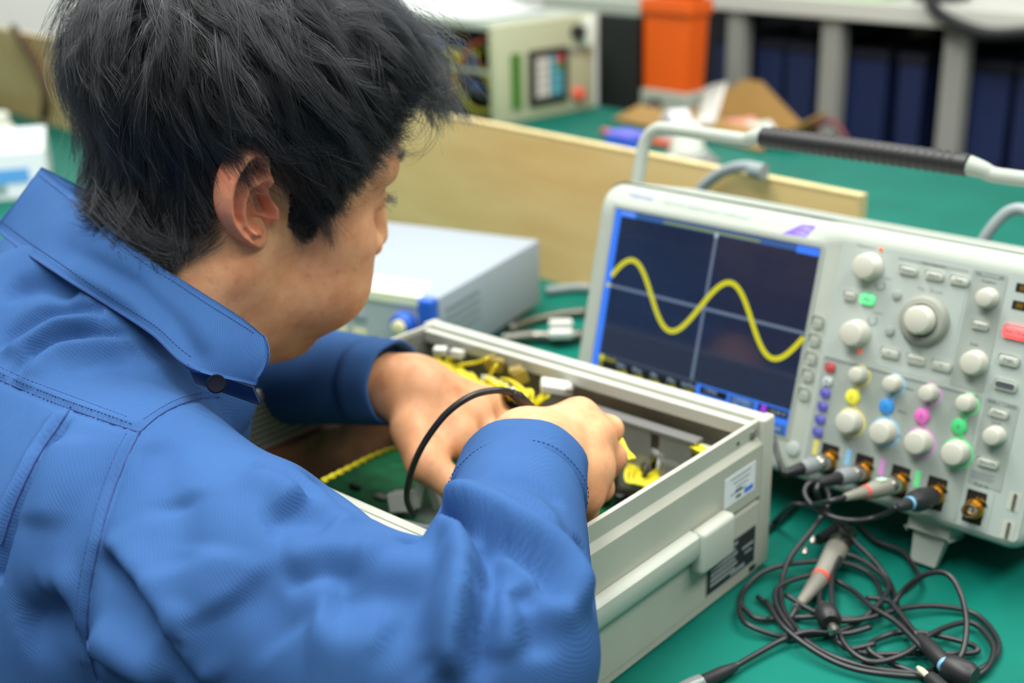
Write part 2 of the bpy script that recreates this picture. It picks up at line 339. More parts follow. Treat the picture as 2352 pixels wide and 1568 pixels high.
knob(353.5, 12, 7.2, 11); knob(354, 61, 9.2, 11); button(351.5, 32.5, 13.5, 6.5, txt='Acquire'); text('panel_text', 'Position', .0032, MATS['ink'], sc, S(351, .5, -1)); text('panel_text', 'Scale', .0032, MATS['ink'], sc, S(350, 48, -1)); text('panel_text', 'Horizontal', .003, MATS['btn_white'], sc, S(351, -4.3, -1.2))
button(378.5, 32.5, 19, 10, 'lit_red', 'Run / Stop'); button(377.5, 53.2, 16, 7.5, txt='Single'); button(379, 71.8, 17, 7.5, txt='Autoset', tm='ink'); plate('button_band', 372, 69.6, 386, 74, 1.8, 3.05, 3.3, 'ink', sc)
for Y in (.2, 13): plate('status_window', 371, Y - 3.2, 398, Y + 3.2, .5, .55, .8, 'cavity', sc); plate('print_patch', 374, Y - 1.8, 379, Y + 1.8, .3, .85, .95, 'gold', sc); plate('print_patch', 382, Y - 1.8, 386, Y + 1.8, .3, .85, .95, 'btn_violet', sc)
for Y, m, s in ((92.4, 'btn_red', 'M'), (103.2, 'btn_white', 'R'), (113.6, 'btn_violet', 'B1'), (124.8, 'btn_violet', 'B2'), (135.8, 'btn_violet', 'B3'), (146.6, 'btn_violet', 'B4')): button(239.6, Y, 8.6, 7, m, s, ts=.004)
for k, (c, X) in enumerate((('yellow', 261.5), ('blue', 290.8), ('pink', 320.3), ('green', 350))):
    X2 = X + 4.8
    ringmark(X2, 92.6, 9, 1.5, 'lt_' + c, d=1.0); ringmark(X2, 131, 12.2, 1.6, 'lt_' + c, d=1.0); plate('link_mark', X2 - 1.6, 100, X2 + 1.6, 121, .5, .95, 1.0, 'lt_' + c, sc)
    knob(X2, 91.5, 6.6, 11); knob(X2, 130.5, 9.6, 12); b_ = MB().lathe([(6.2e-3, 0), (6e-3, 2e-3), (4.6e-3, 2.9e-3)], S(X + 2, 110.8, -.9), (0, -1, 0), 24); ob = b_.build('channel_button', 'ch_' + c, sc, 40); text('button_text', str(k + 1), .0045, MATS['ink'], ob, S(X + 2, 110.8, -3.95))
    plate('channel_tag', X - 23.8, 152.5, X - 19.2, 166, .8, .95, 1.2, 'lt_' + c, sc)
for X, Y, s in ((300, 93, 'Position'), (300, 112, 'Menu'), (300, 131, 'Scale')): text('panel_text', s, .0032, MATS['ink'], sc, S(X + 6, Y, -1.0))
text('panel_text', 'Vertical', .003, MATS['btn_white'], sc, S(297, 85.6, -1.2)); text('panel_text', 'Trigger', .003, MATS['btn_white'], sc, S(379, 86.2, -1.2))
button(378.5, 92.9, 15, 6.5, txt='Menu'); knob(380, 110, 7.2, 11); button(378.5, 131, 16.5, 6.5, txt='Set to 50%', ts=.0028); text('panel_text', 'Level', .0032, MATS['ink'], sc, S(378, 101, -1)); text('panel_text', 'Aux In', .0042, MATS['ink'], sc, S(377, 149.5, -1))
for k in range(4): plate('print_line', 368, 140 + 1.6*k, 386 - 2*(k % 2), 140.8 + 1.6*k, .2, .95, 1.0, 'ink_light', sc)
# BNC sockets: dark recess, gold pin fan, socket body, small interface pin
def bnc(X, Y, socket=False):
    h = plate('socket_recess', X - 8, Y - 12, X + 7, Y + 13, .8, .95, 1.15, 'cavity', sc)
    b = MB()
    for k in range(4): b.lathe([(.9e-3, 0), (.9e-3, 3.5e-3), (.4e-3, 4.2e-3)], S(X + 1 + 1.6*k, Y - 7.5 + 1.1*(k % 2), -1), (0, -1, 0), 8)
    b.build('contact_pins', 'gold', h, 40)
    MB().box(S(X + 6, Y - 3, -2.2), S(X + 8.5, Y - 4.4, -.9)).build('latch', 'black_plastic', h)
    MB().lathe([(7.6e-3, 0), (7.6e-3, 3e-3), (6.4e-3, 3.4e-3), (6.4e-3, 5e-3)], S(X, Y + 1.5, -1), (0, -1, 0), 24).build('flange', 'gold', h, 40)
    if socket:
        MB().lathe([(5.2e-3, 5e-3), (5.2e-3, 13e-3), (4.3e-3, 13e-3), (4.3e-3, 6e-3)], S(X, Y + 1.5, -1), (0, -1, 0), 24, cap=False).build('socket_barrel', 'nickel', h, 40)
        MB().lathe([(1.9e-3, 5e-3), (1.9e-3, 10e-3), (.8e-3, 10.6e-3)], S(X, Y + 1.5, -1), (0, -1, 0), 12).build('centre_pin', 'nickel', h, 40)
BNCX = (253.5, 284, 315, 345)
for X in BNCX: bnc(X, 165.5)
bnc(376, 166.5, True); plate('socket_trim', 366, 151, 388, 182.5, 2, .6, .85, 'scope_panel', sc)
for Y in (147, 169): plate('ground_lug', 398, Y, 407, Y + 14, .5, .55, .8, 'knob', sc); MB().box(S(402, Y + 13, -2), S(404, Y + 1, -.8)).build('lug_blade', 'nickel', sc)
for k, Y in enumerate((58.8, 73.6, 88.8, 103.3, 119)): button(221, Y, 10, 9.5, 'scope_body', d=1.4, base=0)
MB().lathe([(6e-3, 0), (5.8e-3, 1.6e-3), (4.5e-3, 2e-3)], S(220, 166.5, -.05), (0, -1, 0), 28).build('power_button', 'scope_panel', sc, 40)
# handle
hp = [S(-25, 70, 62), S(-26, 10, 62), S(-27, -45, 62), S(-25, -64, 62), S(-17, -74, 62), S(-2, -77.5, 62), S(60, -77.5, 62), S(84, -77.5, 62), S(92, -80, 60), S(104, -82, 58)]
hp2 = [S(397 - p[0]*1000, -p[2]*1000, p[1]*1000) for p in hp]
for P in (hp, hp2):
    Q = spline(P, 8); Rr = np.interp(np.linspace(0, 1, len(Q)), [0, .75, .88, 1], [6.2e-3, 6.2e-3, 6.6e-3, 8.2e-3]); V, F = tube_vf(Q, Rr, 14); raw('handle_bar', V, F, MATS['scope_body'], sc, smooth=True)
    MB().lathe([(.017, 0), (.017, .006), (.014, .008)], P[0] + (0.004 if P is hp else -.004)*np.array([1, 0, 0]), (-1 if P is hp else 1, 0, 0), 28).build('handle_hub', 'scope_body', sc, 40)
gp = MB(); gp.tube(spline([S(104, -82, 58), S(198, -82.5, 58), S(293, -82, 58)], 12), 9e-3, 16); gp.build('handle_grip', 'black_rubber', sc, 50)
gb = MB()
for k in range(24): gb.lathe([(9.05e-3, 0), (9.6e-3, .8e-3), (9.6e-3, 2.2e-3), (9.05e-3, 3e-3)], S(112 + 7.3*k, -82.3, 58), (1, 0, 0), 16, cap=False)
gb.build('grip_ribs', 'black_rubber', sc, 50)
# flip feet + rear feet
def foot(X):
    hl = S(X, 191, 22); b = MB().rbox(S(X - 17, 201, 34), S(X + 17, 190.5, 12), .003); b.build('foot_mount', 'scope_body', sc, 40)
    lx = (frame(ST, SX, SZ, -SY)); inv = np.linalg.inv(lx)
    top = (lx @ np.r_[S(X, 200, 20), 1])[:3]; tip = top.copy(); tip[2] = .003; tip = tip - SZ*np.array([1, 1, 0])*.012
    a = (inv @ np.r_[top, 1])[:3]; c = (inv @ np.r_[tip, 1])[:3]; V = []
    for p, hw, th in ((a, .0135, .006), (c, .010, .003)):
        for sx in (-1, 1):
            for sy in (-1, 1): V.append(p + np.array([sx*hw, sy*th, 0]))
    raw('flip_foot', V, [(0, 1, 3, 2), (4, 6, 7, 5), (0, 4, 5, 1), (2, 3, 7, 6), (0, 2, 6, 4), (1, 5, 7, 3)], MATS['scope_body'], sc)
foot(341); foot(56)
for X in (56, 341): MB().rbox(S(X - 14, 198, 132), S(X + 14, 189, 108), .002).build('rear_foot', 'black_rubber', sc)
# ================================================================== instrument case being repaired
mat('alu_paint', (182, 183, 170), .42, noise=.05, nscale=30); mat('alu_light', (186, 191, 180), .4); mat('groove', (70, 72, 66), .7)
mat('perf_steel', (150, 154, 146), .45, metal=.3); mat('copper_brown', (120, 78, 58), .35, noise=.5, nscale=25, vary=(58, 40, 34))
mat('pcb', (10, 96, 58), .35, noise=.3, nscale=70, vary=(6, 66, 42)); mat('wire_yellow', (226, 214, 40), .45); mat('conn_white', (206, 209, 204), .45)
mat('chip', (26, 26, 26), .4); mat('chip_tan', (176, 166, 128), .5); mat('olive_cap', (140, 122, 44), .5); mat('sheet_zinc', (168, 170, 172), .3, metal=.75); mat('clear_plastic', (214, 220, 218), .12, trans=.75)
mat('label_white', (228, 232, 236), .5); mat('label_black', (34, 38, 40), .45); mat('label_blue', (70, 120, 225), .5); mat('silver_print', (140, 150, 150), .4)
mat('cable_grey', (140, 150, 154), .45); mat('wire_red', (160, 40, 36), .45); mat('foam_dark', (44, 42, 36), .7); mat('beige_block', (150, 138, 118), .5, noise=.3, nscale=60)
CA = np.array([math.cos(math.radians(138.5)), math.sin(math.radians(138.5)), 0]); CB = np.array([math.cos(math.radians(228.5)), math.sin(math.radians(228.5)), 0])
C0 = np.array([.197, .871, 0.]); CF = frame(C0, CA, CB, UP); CFI = np.linalg.inv(CF)
CWX, CWY, CZ = .358, .312, .129
ca = empty('instrument_case', CF); tag(ca, 'open-topped grey metal instrument case with side carrying rail, being repaired', 'instrument case')
def cl(u, v, z): return (CFI @ np.r_[atz(u, v, z), 1])[:3]
def side_profile(): return [(.008, CZ), (.0045, CZ), (.0045, .116), (.0005, .111), (.0005, .068), (.004, .0675), (.004, .0635), (.0005, .063), (.0005, .010), (.008, .010)]
sp_ = MB().prism(side_profile(), 1, .016, CWY - .016); so = sp_.build('side_panel', 'alu_paint', ca)
sp2 = MB().prism([(CWX - x, z) for x, z in side_profile()][::-1], 1, .016, CWY - .016); sp2.build('side_panel', 'alu_paint', ca)
def rim(y0, sgn, name):
    prof = [(0, .010), (0, CZ - .002), (.002, CZ), (.013, CZ), (.0135, CZ - .005), (.0165, CZ - .005), (.017, CZ - .002), (.024, CZ - .002), (.024, CZ - .012), (.004, CZ - .012), (.004, .010)]
    P = [(y0 + sgn*y, z) for y, z in prof]
    MB().prism(P if sgn < 0 else P[::-1], 0, .0085, CWX - .0085).build(name, 'alu_light', ca)
rim(0, 1, 'rear_panel'); rim(CWY, -1, 'front_panel')
for x in (0, CWX):
    for y in (0, CWY):
        sx = 1 if x == 0 else -1; sy = 1 if y == 0 else -1; e = .0005
        lo = np.array([x - sx*e, y - sy*e, .004]); hi = np.array([x + sx*.0085, y + sy*.0158, CZ + .001])
        MB().rbox(np.minimum(lo, hi), np.maximum(lo, hi), .0022, 3).build('corner_post', 'alu_paint', ca, 40)
MB().box((.001, .001, .003), (CWX - .001, CWY - .001, .0098)).build('bottom_plate', 'alu_paint', ca)
for x in (.03, CWX - .03):
    for y in (.04, CWY - .04): MB().lathe([(.009, 0), (.010, .003)], (x, y, 0.0002), (0, 0, 1), 16).build('foot', 'black_rubber', ca)
MB().lathe([(.004, 0), (.004, .0015), (.002, .002)], (.0045, .024, .121), (-1, 0, 0), 14).build('screw', 'nickel', ca, 40)
MB().lathe([(.0015, 0), (.0013, .001)], (.0045, .045, .121), (-1, 0, 0), 10).build('screw', 'groove', ca)
# carrying rail, end block, labels on the near side
rl = [(0, .0795), (-.005, .079), (-.008, .0765), (-.0085, .072), (-.0085, .064), (-.006, .0585), (0, .057)]
MB().prism(rl[::-1], 1, .113, CWY - .055).build('carrying_rail', 'alu_light', ca, 40)
MB().rbox((-.012, .070, .046), (.0004, .1128, .080), .004, 4).build('rail_end_block', 'alu_light', ca, 50)
MB().rbox((-.012, CWY - .0548, .046), (.0004, CWY - .014, .080), .004, 4).build('rail_end_block', 'alu_light', ca, 50)
def sidebox(name, y0, y1, z0, z1, m, lvl, par): return MB().box((.0004 - .0003*lvl, y0, z0), (.0005 - .0003*lvl + .0002, y1, z1)).build(name, m, par)
pl = sidebox('rating_plate', .020, .089, .013, .046, 'silver_print', 1, ca); sidebox('plate_print', .0215, .0875, .0145, .0445, 'label_black', 2, pl)
for k in range(6): sidebox('print_line', .047 + .003*(k % 2), .084, .040 - .0042*k, .0425 - .0042*k, 'silver_print', 3, pl)
sidebox('print_line', .024, .040, .031, .033, 'silver_print', 3, pl); sidebox('print_line', .026, .036, .026, .0275, 'silver_print', 3, pl); sidebox('print_line', .036, .056, .016, .019, 'silver_print', 3, pl)
st = sidebox('sticker', .025, .068, .077, .101, 'label_white', 1, ca)
for k in range(4): sidebox('print_line', .032 + .002*k, .060 - .004*(k % 3), .0975 - .0042*k, .0982 - .0042*k, 'ink_light', 2, st)
sidebox('print_patch', .028, .040, .0795, .0835, 'label_blue', 2, st); sidebox('print_patch', .045, .052, .080, .082, 'ink', 2, st); sidebox('print_patch', .044, .053, .085, .087, 'ink', 2, st)
MB().box((.0008, .017, .0045), (.003, .026, .016)).build('foot_slot', 'cavity', ca)
# inside: perforated plate and brown plate on the left wall, circuit board, bracket
bx = CWX - .0082
pf = MB().box((bx - .0012, .02, .078), (bx, CWY - .02, CZ - .003)).build('perforated_plate', 'perf_steel', ca)
hb = MB()
for i in range(54):
    for j in range(8):
        y = .06 + .0042*i + (.0021 if j % 2 else 0); z = .0835 + .0052*j; r = .0014
        hb.add([(bx - .0014, y + r*math.cos(a), z + r*math.sin(a)) for a in np.arange(6)*math.pi/3], [(0, 1, 2, 3, 4, 5)])
ho = hb.build('perforations', 'cavity', pf); tag(ho, kind='stuff')
MB().box((bx - .012, .02, .012), (bx - .0013, CWY - .02, .077)).build('inner_plate', 'copper_brown', ca)
pcb = MB().box((.012, .028, .030), (CWX - .022, CWY - .03, .0325)).build('circuit_board', 'pcb', ca)
for x in (.02, CWX - .03):
    for y in (.035, CWY - .04): MB().lathe([(.003, 0), (.003, .0198)], (x, y, .0099), (0, 0, 1), 10).build('standoff', 'nickel', ca)
random.seed(3)
for k in range(46):
    x = random.uniform(.02, CWX - .05); y = random.uniform(.04, CWY - .06); w_ = random.uniform(.004, .013); d_ = random.uniform(.003, .009); h_ = random.uniform(.002, .009)
    MB().box((x, y, .0326), (x + w_, y + d_, .0326 + h_)).build('component', random.choice(['chip', 'chip', 'chip_tan', 'beige_block', 'nickel']), pcb)
MB().box((.03, .0245, .034), (.16, .031, .100)).build('heat_sink', 'beige_block', ca); MB().box((.17, .0245, .034), (.30, .029, .088)).build('heat_sink', 'foam_dark', ca)
for k in range(7): MB().lathe([(.006, 0), (.006, .014), (.005, .0148)], (.045 + .016*k, .046 + .003*(k % 2), .0327), (0, 0, 1), 14).build('capacitor', random.choice(['chip', 'chip']), ca, 40)
# zinc bracket standing near the rear panel
br0 = cl(1345, 918, .112); br1 = cl(1612, 1003, .112)
by = (br0[1] + br1[1])/2
MB().box((br1[0], by - .001, .108), (br0[0], by + .011, .1105)).build('bracket_top', 'sheet_zinc', ca)
for k in range(3):
    xa = br1[0] + (br0[0] - br1[0])*k/3 + .003; MB().box((xa, by + .0085, .052), (xa + (br0[0] - br1[0])/3 - .008, by + .0100, .1079)).build('bracket_window', 'clear_plastic' if k < 2 else 'sheet_zinc', ca)
# yellow wiring with white plugs
def plug(u, v, z, yaw=0., sx=.010, sy=.007, sz=.006, n=5, parent=ca, m='conn_white'):
    p = cl(u, v, z); b = MB().rbox((-sx/2, -sy/2, -sz/2), (sx/2, sy/2, sz/2), .0008, 1)
    o = b.build('plug', m, parent); o.location = p; o.rotation_euler = (random.uniform(-.4, .4), random.uniform(-.4, .4), yaw); return p
def wire(pts, r=.0016, m='wire_yellow', name='wire', parent=ca):
    return cable(name, [cl(*p) for p in pts], r, MATS[m], parent, 6, 6)
def bundle(pts, n, sep=.0022, m='wire_yellow', r=.0015, parent=ca):
    for k in range(n):
        o = (k - (n-1)/2)*sep; P = [cl(*p) for p in pts]; d = P[-1] - P[0]; s = np.array([-d[1], d[0], 0]); s /= np.linalg.norm(s) + 1e-9
        j = [np.array([random.uniform(-1, 1)*sep*.3 for _ in range(3)]) for _ in P]
        cable('wire', [q + s*o + jj for q, jj in zip(P, j)], r, MATS[m], parent, 6, 6)
def zy(u, v, y, dz=0.):   # height at which the sight line through a photo pixel stands y behind the rear panel
    q = onplane(u, v, C0 + CB*y, CB); return (u, v, float(q[2]) + dz)
def near(l, y=.034, dy=.004): return [zy(u, v, y + dy*k) for k, (u, v) in enumerate(l)]
def plg(u, v, y, yaw, *s, m='conn_white'): a = zy(u, v, y); plug(a[0], a[1], a[2], yaw, *s, m=m)
plg(1012, 806, .034, .5, .012, .009, .007); plg(1050, 812, .034, .3, .012, .009, .007); bundle(near([(1010, 808), (1004, 825), (1020, 842), (1035, 862)]), 3, .002); bundle(near([(1048, 815), (1030, 832), (1045, 858), (1075, 880)]), 3, .002); bundle(near([(1048, 835), (1052, 858), (1062, 880)]), 5, .0025)
wire(near([(1030, 850), (1060, 838), (1095, 832), (1120, 822)])); wire(near([(1060, 862), (1095, 880), (1120, 872), (1132, 850), (1140, 838)])); wire(near([(1005, 845), (1040, 870), (1090, 885)])); wire(near([(1085, 870), (1105, 890), (1125, 905)]))
for u, v in ((1128, 832), (1140, 838), (1186, 858), (1196, 866)): plg(u, v, .034, .8, .012, .008, .012, m='olive_cap')
for k, (u, v) in enumerate(((1112, 880), (1130, 886), (1148, 892), (1166, 900), (1184, 906))): plg(u, v, .050, .9, .006, .006, .014)
bundle(near([(1100, 895), (1118, 915), (1140, 945), (1160, 962)], .06), 6, .0026); bundle(near([(1120, 890), (1140, 912), (1150, 935)], .058), 4, .0026); bundle(near([(1150, 962), (1175, 955), (1195, 960)], .07), 3, .002); plg(1172, 955, .072, .9, .016, .008, .006)
plg(1278, 888, .036, .78, .026, .016, .007); bundle(near([(1262, 900), (1244, 915), (1222, 935), (1208, 952)], .040), 9, .0021); MB().lathe([(.003, 0), (.0035, .002), (.001, .003)], cl(*zy(1310, 895, .036)), (0, 0, 1), 10).build('screw', 'nickel', ca, 40)
for u, v in ((1425, 1015), (1440, 1002), (1455, 1010), (1432, 1030)): plug(u, v, .078, random.uniform(0, 1.5), .008, .006, .006)
bundle([(1410, 1025, .075), (1425, 1045, .07), (1450, 1052, .06)], 5); plug(1462, 1045, .07, .4, .014, .010, .006)
for u, v in ((1560, 1020), (1575, 1035), (1585, 1015), (1590, 1040)): plug(u, v, .09, random.uniform(0, 1.5), .007, .005, .005)
lp = [(1560, 1052, .078), (1530, 1040, .08), (1495, 1048, .078), (1465, 1070, .074), (1452, 1095, .07), (1462, 1112, .068), (1490, 1105, .07), (1525, 1080, .073), (1555, 1062, .076)]
bundle(lp, 7, .0022, r=.0010); plug(1535, 1068, .08, .6, .018, .009, .006); plug(1510, 1042, .084, .6, .012, .007, .005)
MB().lathe([(.0065, -.0012), (.0072, 0), (.0065, .0012)], cl(1478, 1083, .074), (.6, .7, .2), 14).build('cable_tie', 'black_plastic', ca)
plug(1620, 1030, .10, .7, .014, .009, .006); bundle([(1608, 1036, .1), (1590, 1040, .095), (1570, 1060, .06)], 3)
for k in range(14):   # loose yellow wiring along the rear of the bay
    u = 1015 + random.uniform(0, 190); v = 812 + (u - 1000)*.28 + random.uniform(8, 30); P_ = []
    for s in range(4): P_.append((u + s*random.uniform(6, 26) - 10, v + s*random.uniform(8, 20)))
    bundle(near(P_, random.uniform(.036, .05), .006), random.choice([1, 2, 3]), .003)
bundle(near([(1395, 1000), (1410, 1015), (1425, 1040), (1440, 1058)], .085), 5, .003); bundle(near([(1590, 1022), (1605, 1030), (1620, 1036)], .04, .002), 3, .003)
# left side of the bay: twisted pair, plugs, grey cables
tw = spline([cl(740, 1105, .085), cl(800, 1075, .082), cl(860, 1045, .08), cl(915, 1028, .078), cl(960, 1040, .06)], 14)
for ph in (0, math.pi):
    t_ = np.arange(len(tw)); ofs = np.c_[np.cos(t_*.75 + ph), np.sin(t_*.75 + ph)*.5, np.sin(t_*.75 + ph)]*.0013
    V, F = tube_vf(tw + ofs, .0013, 7); raw('wire', V, F, MATS['wire_yellow'], ca, smooth=True)
plug(968, 1128, .055, .3, .008, .008, .030); plug(1000, 1135, .055, .4, .008, .008, .026); plug(925, 1150, .045, .3, .02, .014, .016)
for k in range(3): wire([(850, 1235 + 12*k, .05), (900, 1200 + 14*k, .056), (960, 1208 + 12*k, .055), (1030, 1222 + 12*k, .05)], .0026, 'cable_grey', 'grey_cable')
wire([(955, 1060, .05), (945, 1110, .055), (938, 1140, .05)], .0012, 'wire_red')
# ================================================================== bench-top signal generator (white box)
mat('gen_white', (152, 162, 172), .75, spec=.12); mat('gen_front', (178, 186, 186), .5); mat('gen_cream', (232, 236, 204), .5); mat('bumper_blue', (40, 96, 205), .45); mat('cream', (226, 220, 176), .5); mat('slot', (120, 130, 136), .6)
gx = np.array([math.cos(math.radians(-28)), math.sin(math.radians(-28)), 0]); gy = np.array([-gx[1], gx[0], 0])
GF = frame((-.0807, 1.279, 0), gx, gy, UP); ge = empty('signal_generator', GF); tag(ge, 'white boxy bench instrument with blue corner bumper and vented side', 'instrument')
MB().rbox((-.24, .004, .009), (0, .252, .091), .003, 2).build('cover', 'gen_white', ge, 40)
MB().rbox((-.238, -.004, .011), (-.001, .0038, .089), .002).build('front_panel', 'gen_front', ge)
MB().rbox((-.016, -.013, .050), (.002, .004, .093), .003).build('corner_bumper', 'bumper_blue', ge); MB().rbox((-.242, -.013, .050), (-.224, .004, .093), .003).build('corner_bumper', 'bumper_blue', ge)
MB().rbox((-.223, -.006, .081), (-.0165, .0037, .0935), .001).build('top_strip', 'gen_cream', ge)
MB().rbox((-.19, .012, .0911), (-.03, .045, .0917), .0003).build('paper_label', 'label_white', ge)
MB().lathe([(.0145, 0), (.014, .012), (.0125, .014)], (-.036, -.0041, .060), (0, -1, 0), 28).build('dial_ring', 'bumper_blue', ge, 40); MB().lathe([(.0085, 0), (.0085, .004), (.007, .005)], (-.036, -.0182, .060), (0, -1, 0), 24).build('dial', 'cream', ge, 40)
for i in range(5):
    for j in range(3): MB().rbox((-.21 + .026*i, -.0062, .018 + .019*j), (-.192 + .026*i, -.0042, .026 + .019*j), .001, 1).build('button', 'cream' if (i + j) % 3 else 'gen_white', ge)
for k in range(4): MB().box((-.0004, .02, .070 - .010*k), (.0006, .095, .0735 - .010*k)).build('vent_slot', 'slot', ge)
for x in (-.21, -.03):
    for y in (.03, .22): MB().lathe([(.009, 0), (.010, .0085)], (x, y, .0003), (0, 0, 1), 16).build('foot', 'black_rubber', ge)
# ================================================================== leads around the scope
mat('lead_black', (30, 31, 35), .38, spec=.6); mat('boot_grey', (140, 138, 128), .5); mat('collar_grey', (128, 134, 136), .45); mat('band_red', (226, 90, 74), .5); mat('band_blue', (120, 180, 220), .5); mat('tag_mint', (176, 214, 190), .5)
SCM = frame(ST, SX, SZ, -SY)
def sw(X, Y, D): return (SCM @ np.r_[S(X, Y, D), 1])[:3]
def probe_head(i, kind):
    X = BNCX[i]; p0 = sw(X, 167, -6); ax = -SZ*.80 - SX*.62 + SY*.12 if kind != 'blk' else -SZ*.8 - SX*.52 + SY*.3
    ax = ax/np.linalg.norm(ax); return X, p0, ax
lead_labels = {0: 'black probe lead with grey collar plugged into the yellow channel socket', 1: 'black probe lead with grey collar plugged into the blue channel socket', 2: 'lead with grey ribbed boot and red band in the pink channel socket', 3: 'all-black probe lead with light blue band in the green channel socket'}
def probe(i, kind, path):
    X = BNCX[i]; p0 = sw(X, 167, -5); e = empty('probe_lead', loc=(0, 0, 0)); tag(e, lead_labels[i], 'cable', 'probe leads plugged into the oscilloscope')
    first = path[0]; ax = first - p0; L = np.linalg.norm(ax); ax /= L
    body = {'grey': ('nickel', 'collar_grey', 'lead_black'), 'ribbed': ('nickel', 'boot_grey', 'boot_grey'), 'blk': ('black_rubber', 'black_rubber', 'black_rubber')}[kind]
    MB().lathe([(.0058, 0), (.0072, .002), (.0072, .010), (.0062, .012)], p0, ax, 20).build('connector', body[0], e, 40)
    if kind == 'grey':
        MB().lathe([(.0066, .0122), (.0070, .016), (.0066, .026), (.0058, .028)], p0, ax, 20).build('collar', body[1], e, 40)
        MB().lathe([(.0050, .0282), (.0046, .036), (.0026, L)], p0, ax, 16).build('boot', body[2], e, 40)
    elif kind == 'ribbed':
        MB().lathe([(.0070, .0122), (.0072, .018), (.0066, .028), (.0052, .036)], p0, ax, 20).build('collar', body[1], e, 40)
        MB().box((0, 0, 0), (.006, .009, .0004)).xf(lambda q: p0 + ax*(.016 + q[1]) + SX*(q[0] - .003) - SY*(.0074) - SZ*(q[2])).build('paper_tag', 'tag_mint', e)
        MB().lathe([(.0053, .0362), (.0056, .0375), (.0053, .0388)], p0, ax, 18).build('colour_band', 'band_red', e, 40)
        rb = MB(); pr = []
        for k in range(12):
            s = .039 + (L - .039)*k/12; r = .0048 - .0018*k/12; pr += [(r, s), (r, s + (L-.039)/24), (r*.86, s + (L-.039)/24 + .0002), (r*.86, s + (L-.039)/12)]
        rb.lathe(pr, p0, ax, 16).build('boot', body[2], e, 30)
    else:
        MB().lathe([(.0085, .0121), (.0088, .018), (.0080, .028), (.0055, .034)], p0, ax, 20).build('collar', body[1], e, 40)
        MB().lathe([(.0052, .0342), (.0054, .036), (.0052, .0378)], p0, ax, 18).build('colour_band', 'band_blue', e, 40)
        MB().lathe([(.0050, .0379), (.0042, .046), (.0024, L)], p0, ax, 16).build('boot', body[2], e, 40)
    cable('lead', path, .0021, MATS['lead_black'], e, 8, 8)
probe(0, 'grey', [atd(1800, 1088, .995), atd(1790, 1060, 1.0), atd(1783, 1030, 1.01), atd(1776, 1005, 1.02), atd(1765, 1000, 1.06)])
T = .004
def tz(l): return [atz(u, v, z) for u, v, z in l]
probe(1, 'grey', [atd(1880, 1110, .968), atd(1876, 1130, .965), atz(1893, 1165, .05), atz(1925, 1200, .035), atz(1960, 1240, .02), atz(2010, 1290, .012), atz(2045, 1340, T), atz(2060, 1390, T), atz(2075, 1430, .008), atz(2130, 1480, .010)])
probe(2, 'ribbed', [atd(1940, 1142, .945), atd(1900, 1152, .94), atz(1860, 1160, .045), atz(1822, 1158, .04), atz(1800, 1175, .025), atz(1775, 1200, T)])
probe(3, 'blk', [atd(2060, 1165, .925), atz(2020, 1185, .055), atz(1960, 1195, .05), atz(1905, 1185, .05), atz(1865, 1160, .05), atz(1848, 1130, .055), atz(1862, 1108, .06), atz(1890, 1112, .055), atz(1905, 1150, .045), atz(1870, 1210, .03), atz(1815, 1280, .016), atz(1795, 1340, .008), atz(1800, 1400, .006), atz(1840, 1455, .008)])
# tangle of black leads on the mat
tangle = [
 ('black test lead coiled widest in the tangle on the green mat', [(1700, 1390, T), (1712, 1350, T), (1760, 1310, .008), (1850, 1290, .010), (1950, 1295, .008), (2010, 1330, T), (2020, 1390, T), (1975, 1420, .006), (1900, 1415, .007), (1820, 1418, T), (1740, 1420, T), (1700, 1390, .006), (1712, 1430, .008), (1790, 1460, T), (1870, 1458, T), (1950, 1440, .006), (2015, 1390, .01), (2040, 1340, .01), (1985, 1290, .012), (1930, 1275, .012), (1890, 1330, .009), (1885, 1400, .008), (1920, 1470, .008), (1990, 1500, T), (2100, 1500, T), (2220, 1500, T), (2245, 1490, .006), (2200, 1470, .006), (2090, 1450, .006), (2020, 1465, .005), (1995, 1490, .007), (2040, 1520, .004), (2130, 1555, T), (2180, 1580, T)]),
 ('black test lead looping high over the right of the tangle', [(2050, 1390, .008), (2080, 1350, .020), (2130, 1318, .036), (2175, 1318, .042), (2205, 1360, .036), (2220, 1430, .022), (2210, 1500, .010), (2180, 1525, T), (2110, 1545, T), (2010, 1535, T), (1920, 1510, T), (1850, 1470, T), (1800, 1420, .006), (1780, 1370, .008), (1800, 1340, .009), (1880, 1320, .008), (1950, 1350, .006), (2005, 1395, .012), (2060, 1430, .013), (2120, 1490, .012), (2160, 1525, .009)]),
 ('black test lead sweeping round the right edge of the tangle', [(1760, 1380, .012), (1800, 1440, .012), (1880, 1500, .008), (1960, 1535, .006), (2060, 1550, .007), (2160, 1553, .005), (2240, 1540, T), (2285, 1510, T), (2290, 1465, T), (2240, 1410, T), (2160, 1392, .006), (2080, 1396, .008), (1990, 1420, .011), (1920, 1424, .011), (1860, 1400, .010), (1805, 1365, .012)]),
 ('black test lead making the tall narrow loop in the middle of the tangle', [(1930, 1280, .018), (1912, 1320, .014), (1912, 1390, .012), (1925, 1450, .011), (1960, 1500, .009), (2010, 1520, .008), (2080, 1500, .010), (2150, 1450, .010), (2230, 1430, .006), (2280, 1480, .006), (2270, 1530, .005), (2230, 1560, T)]),
]
for lab, P in tangle:
    e = empty('test_lead'); tag(e, lab, 'cable', 'tangled test leads on the mat'); cable('lead', tz(P), .0021, MATS['lead_black'], e, 8, 10)
def lead_with_ends(name, lab, P, fn):
    e = empty(name); tag(e, lab, 'cable'); cable('lead', tz(P), .0021, MATS['lead_black'], e, 8, 8); fn(e); return e
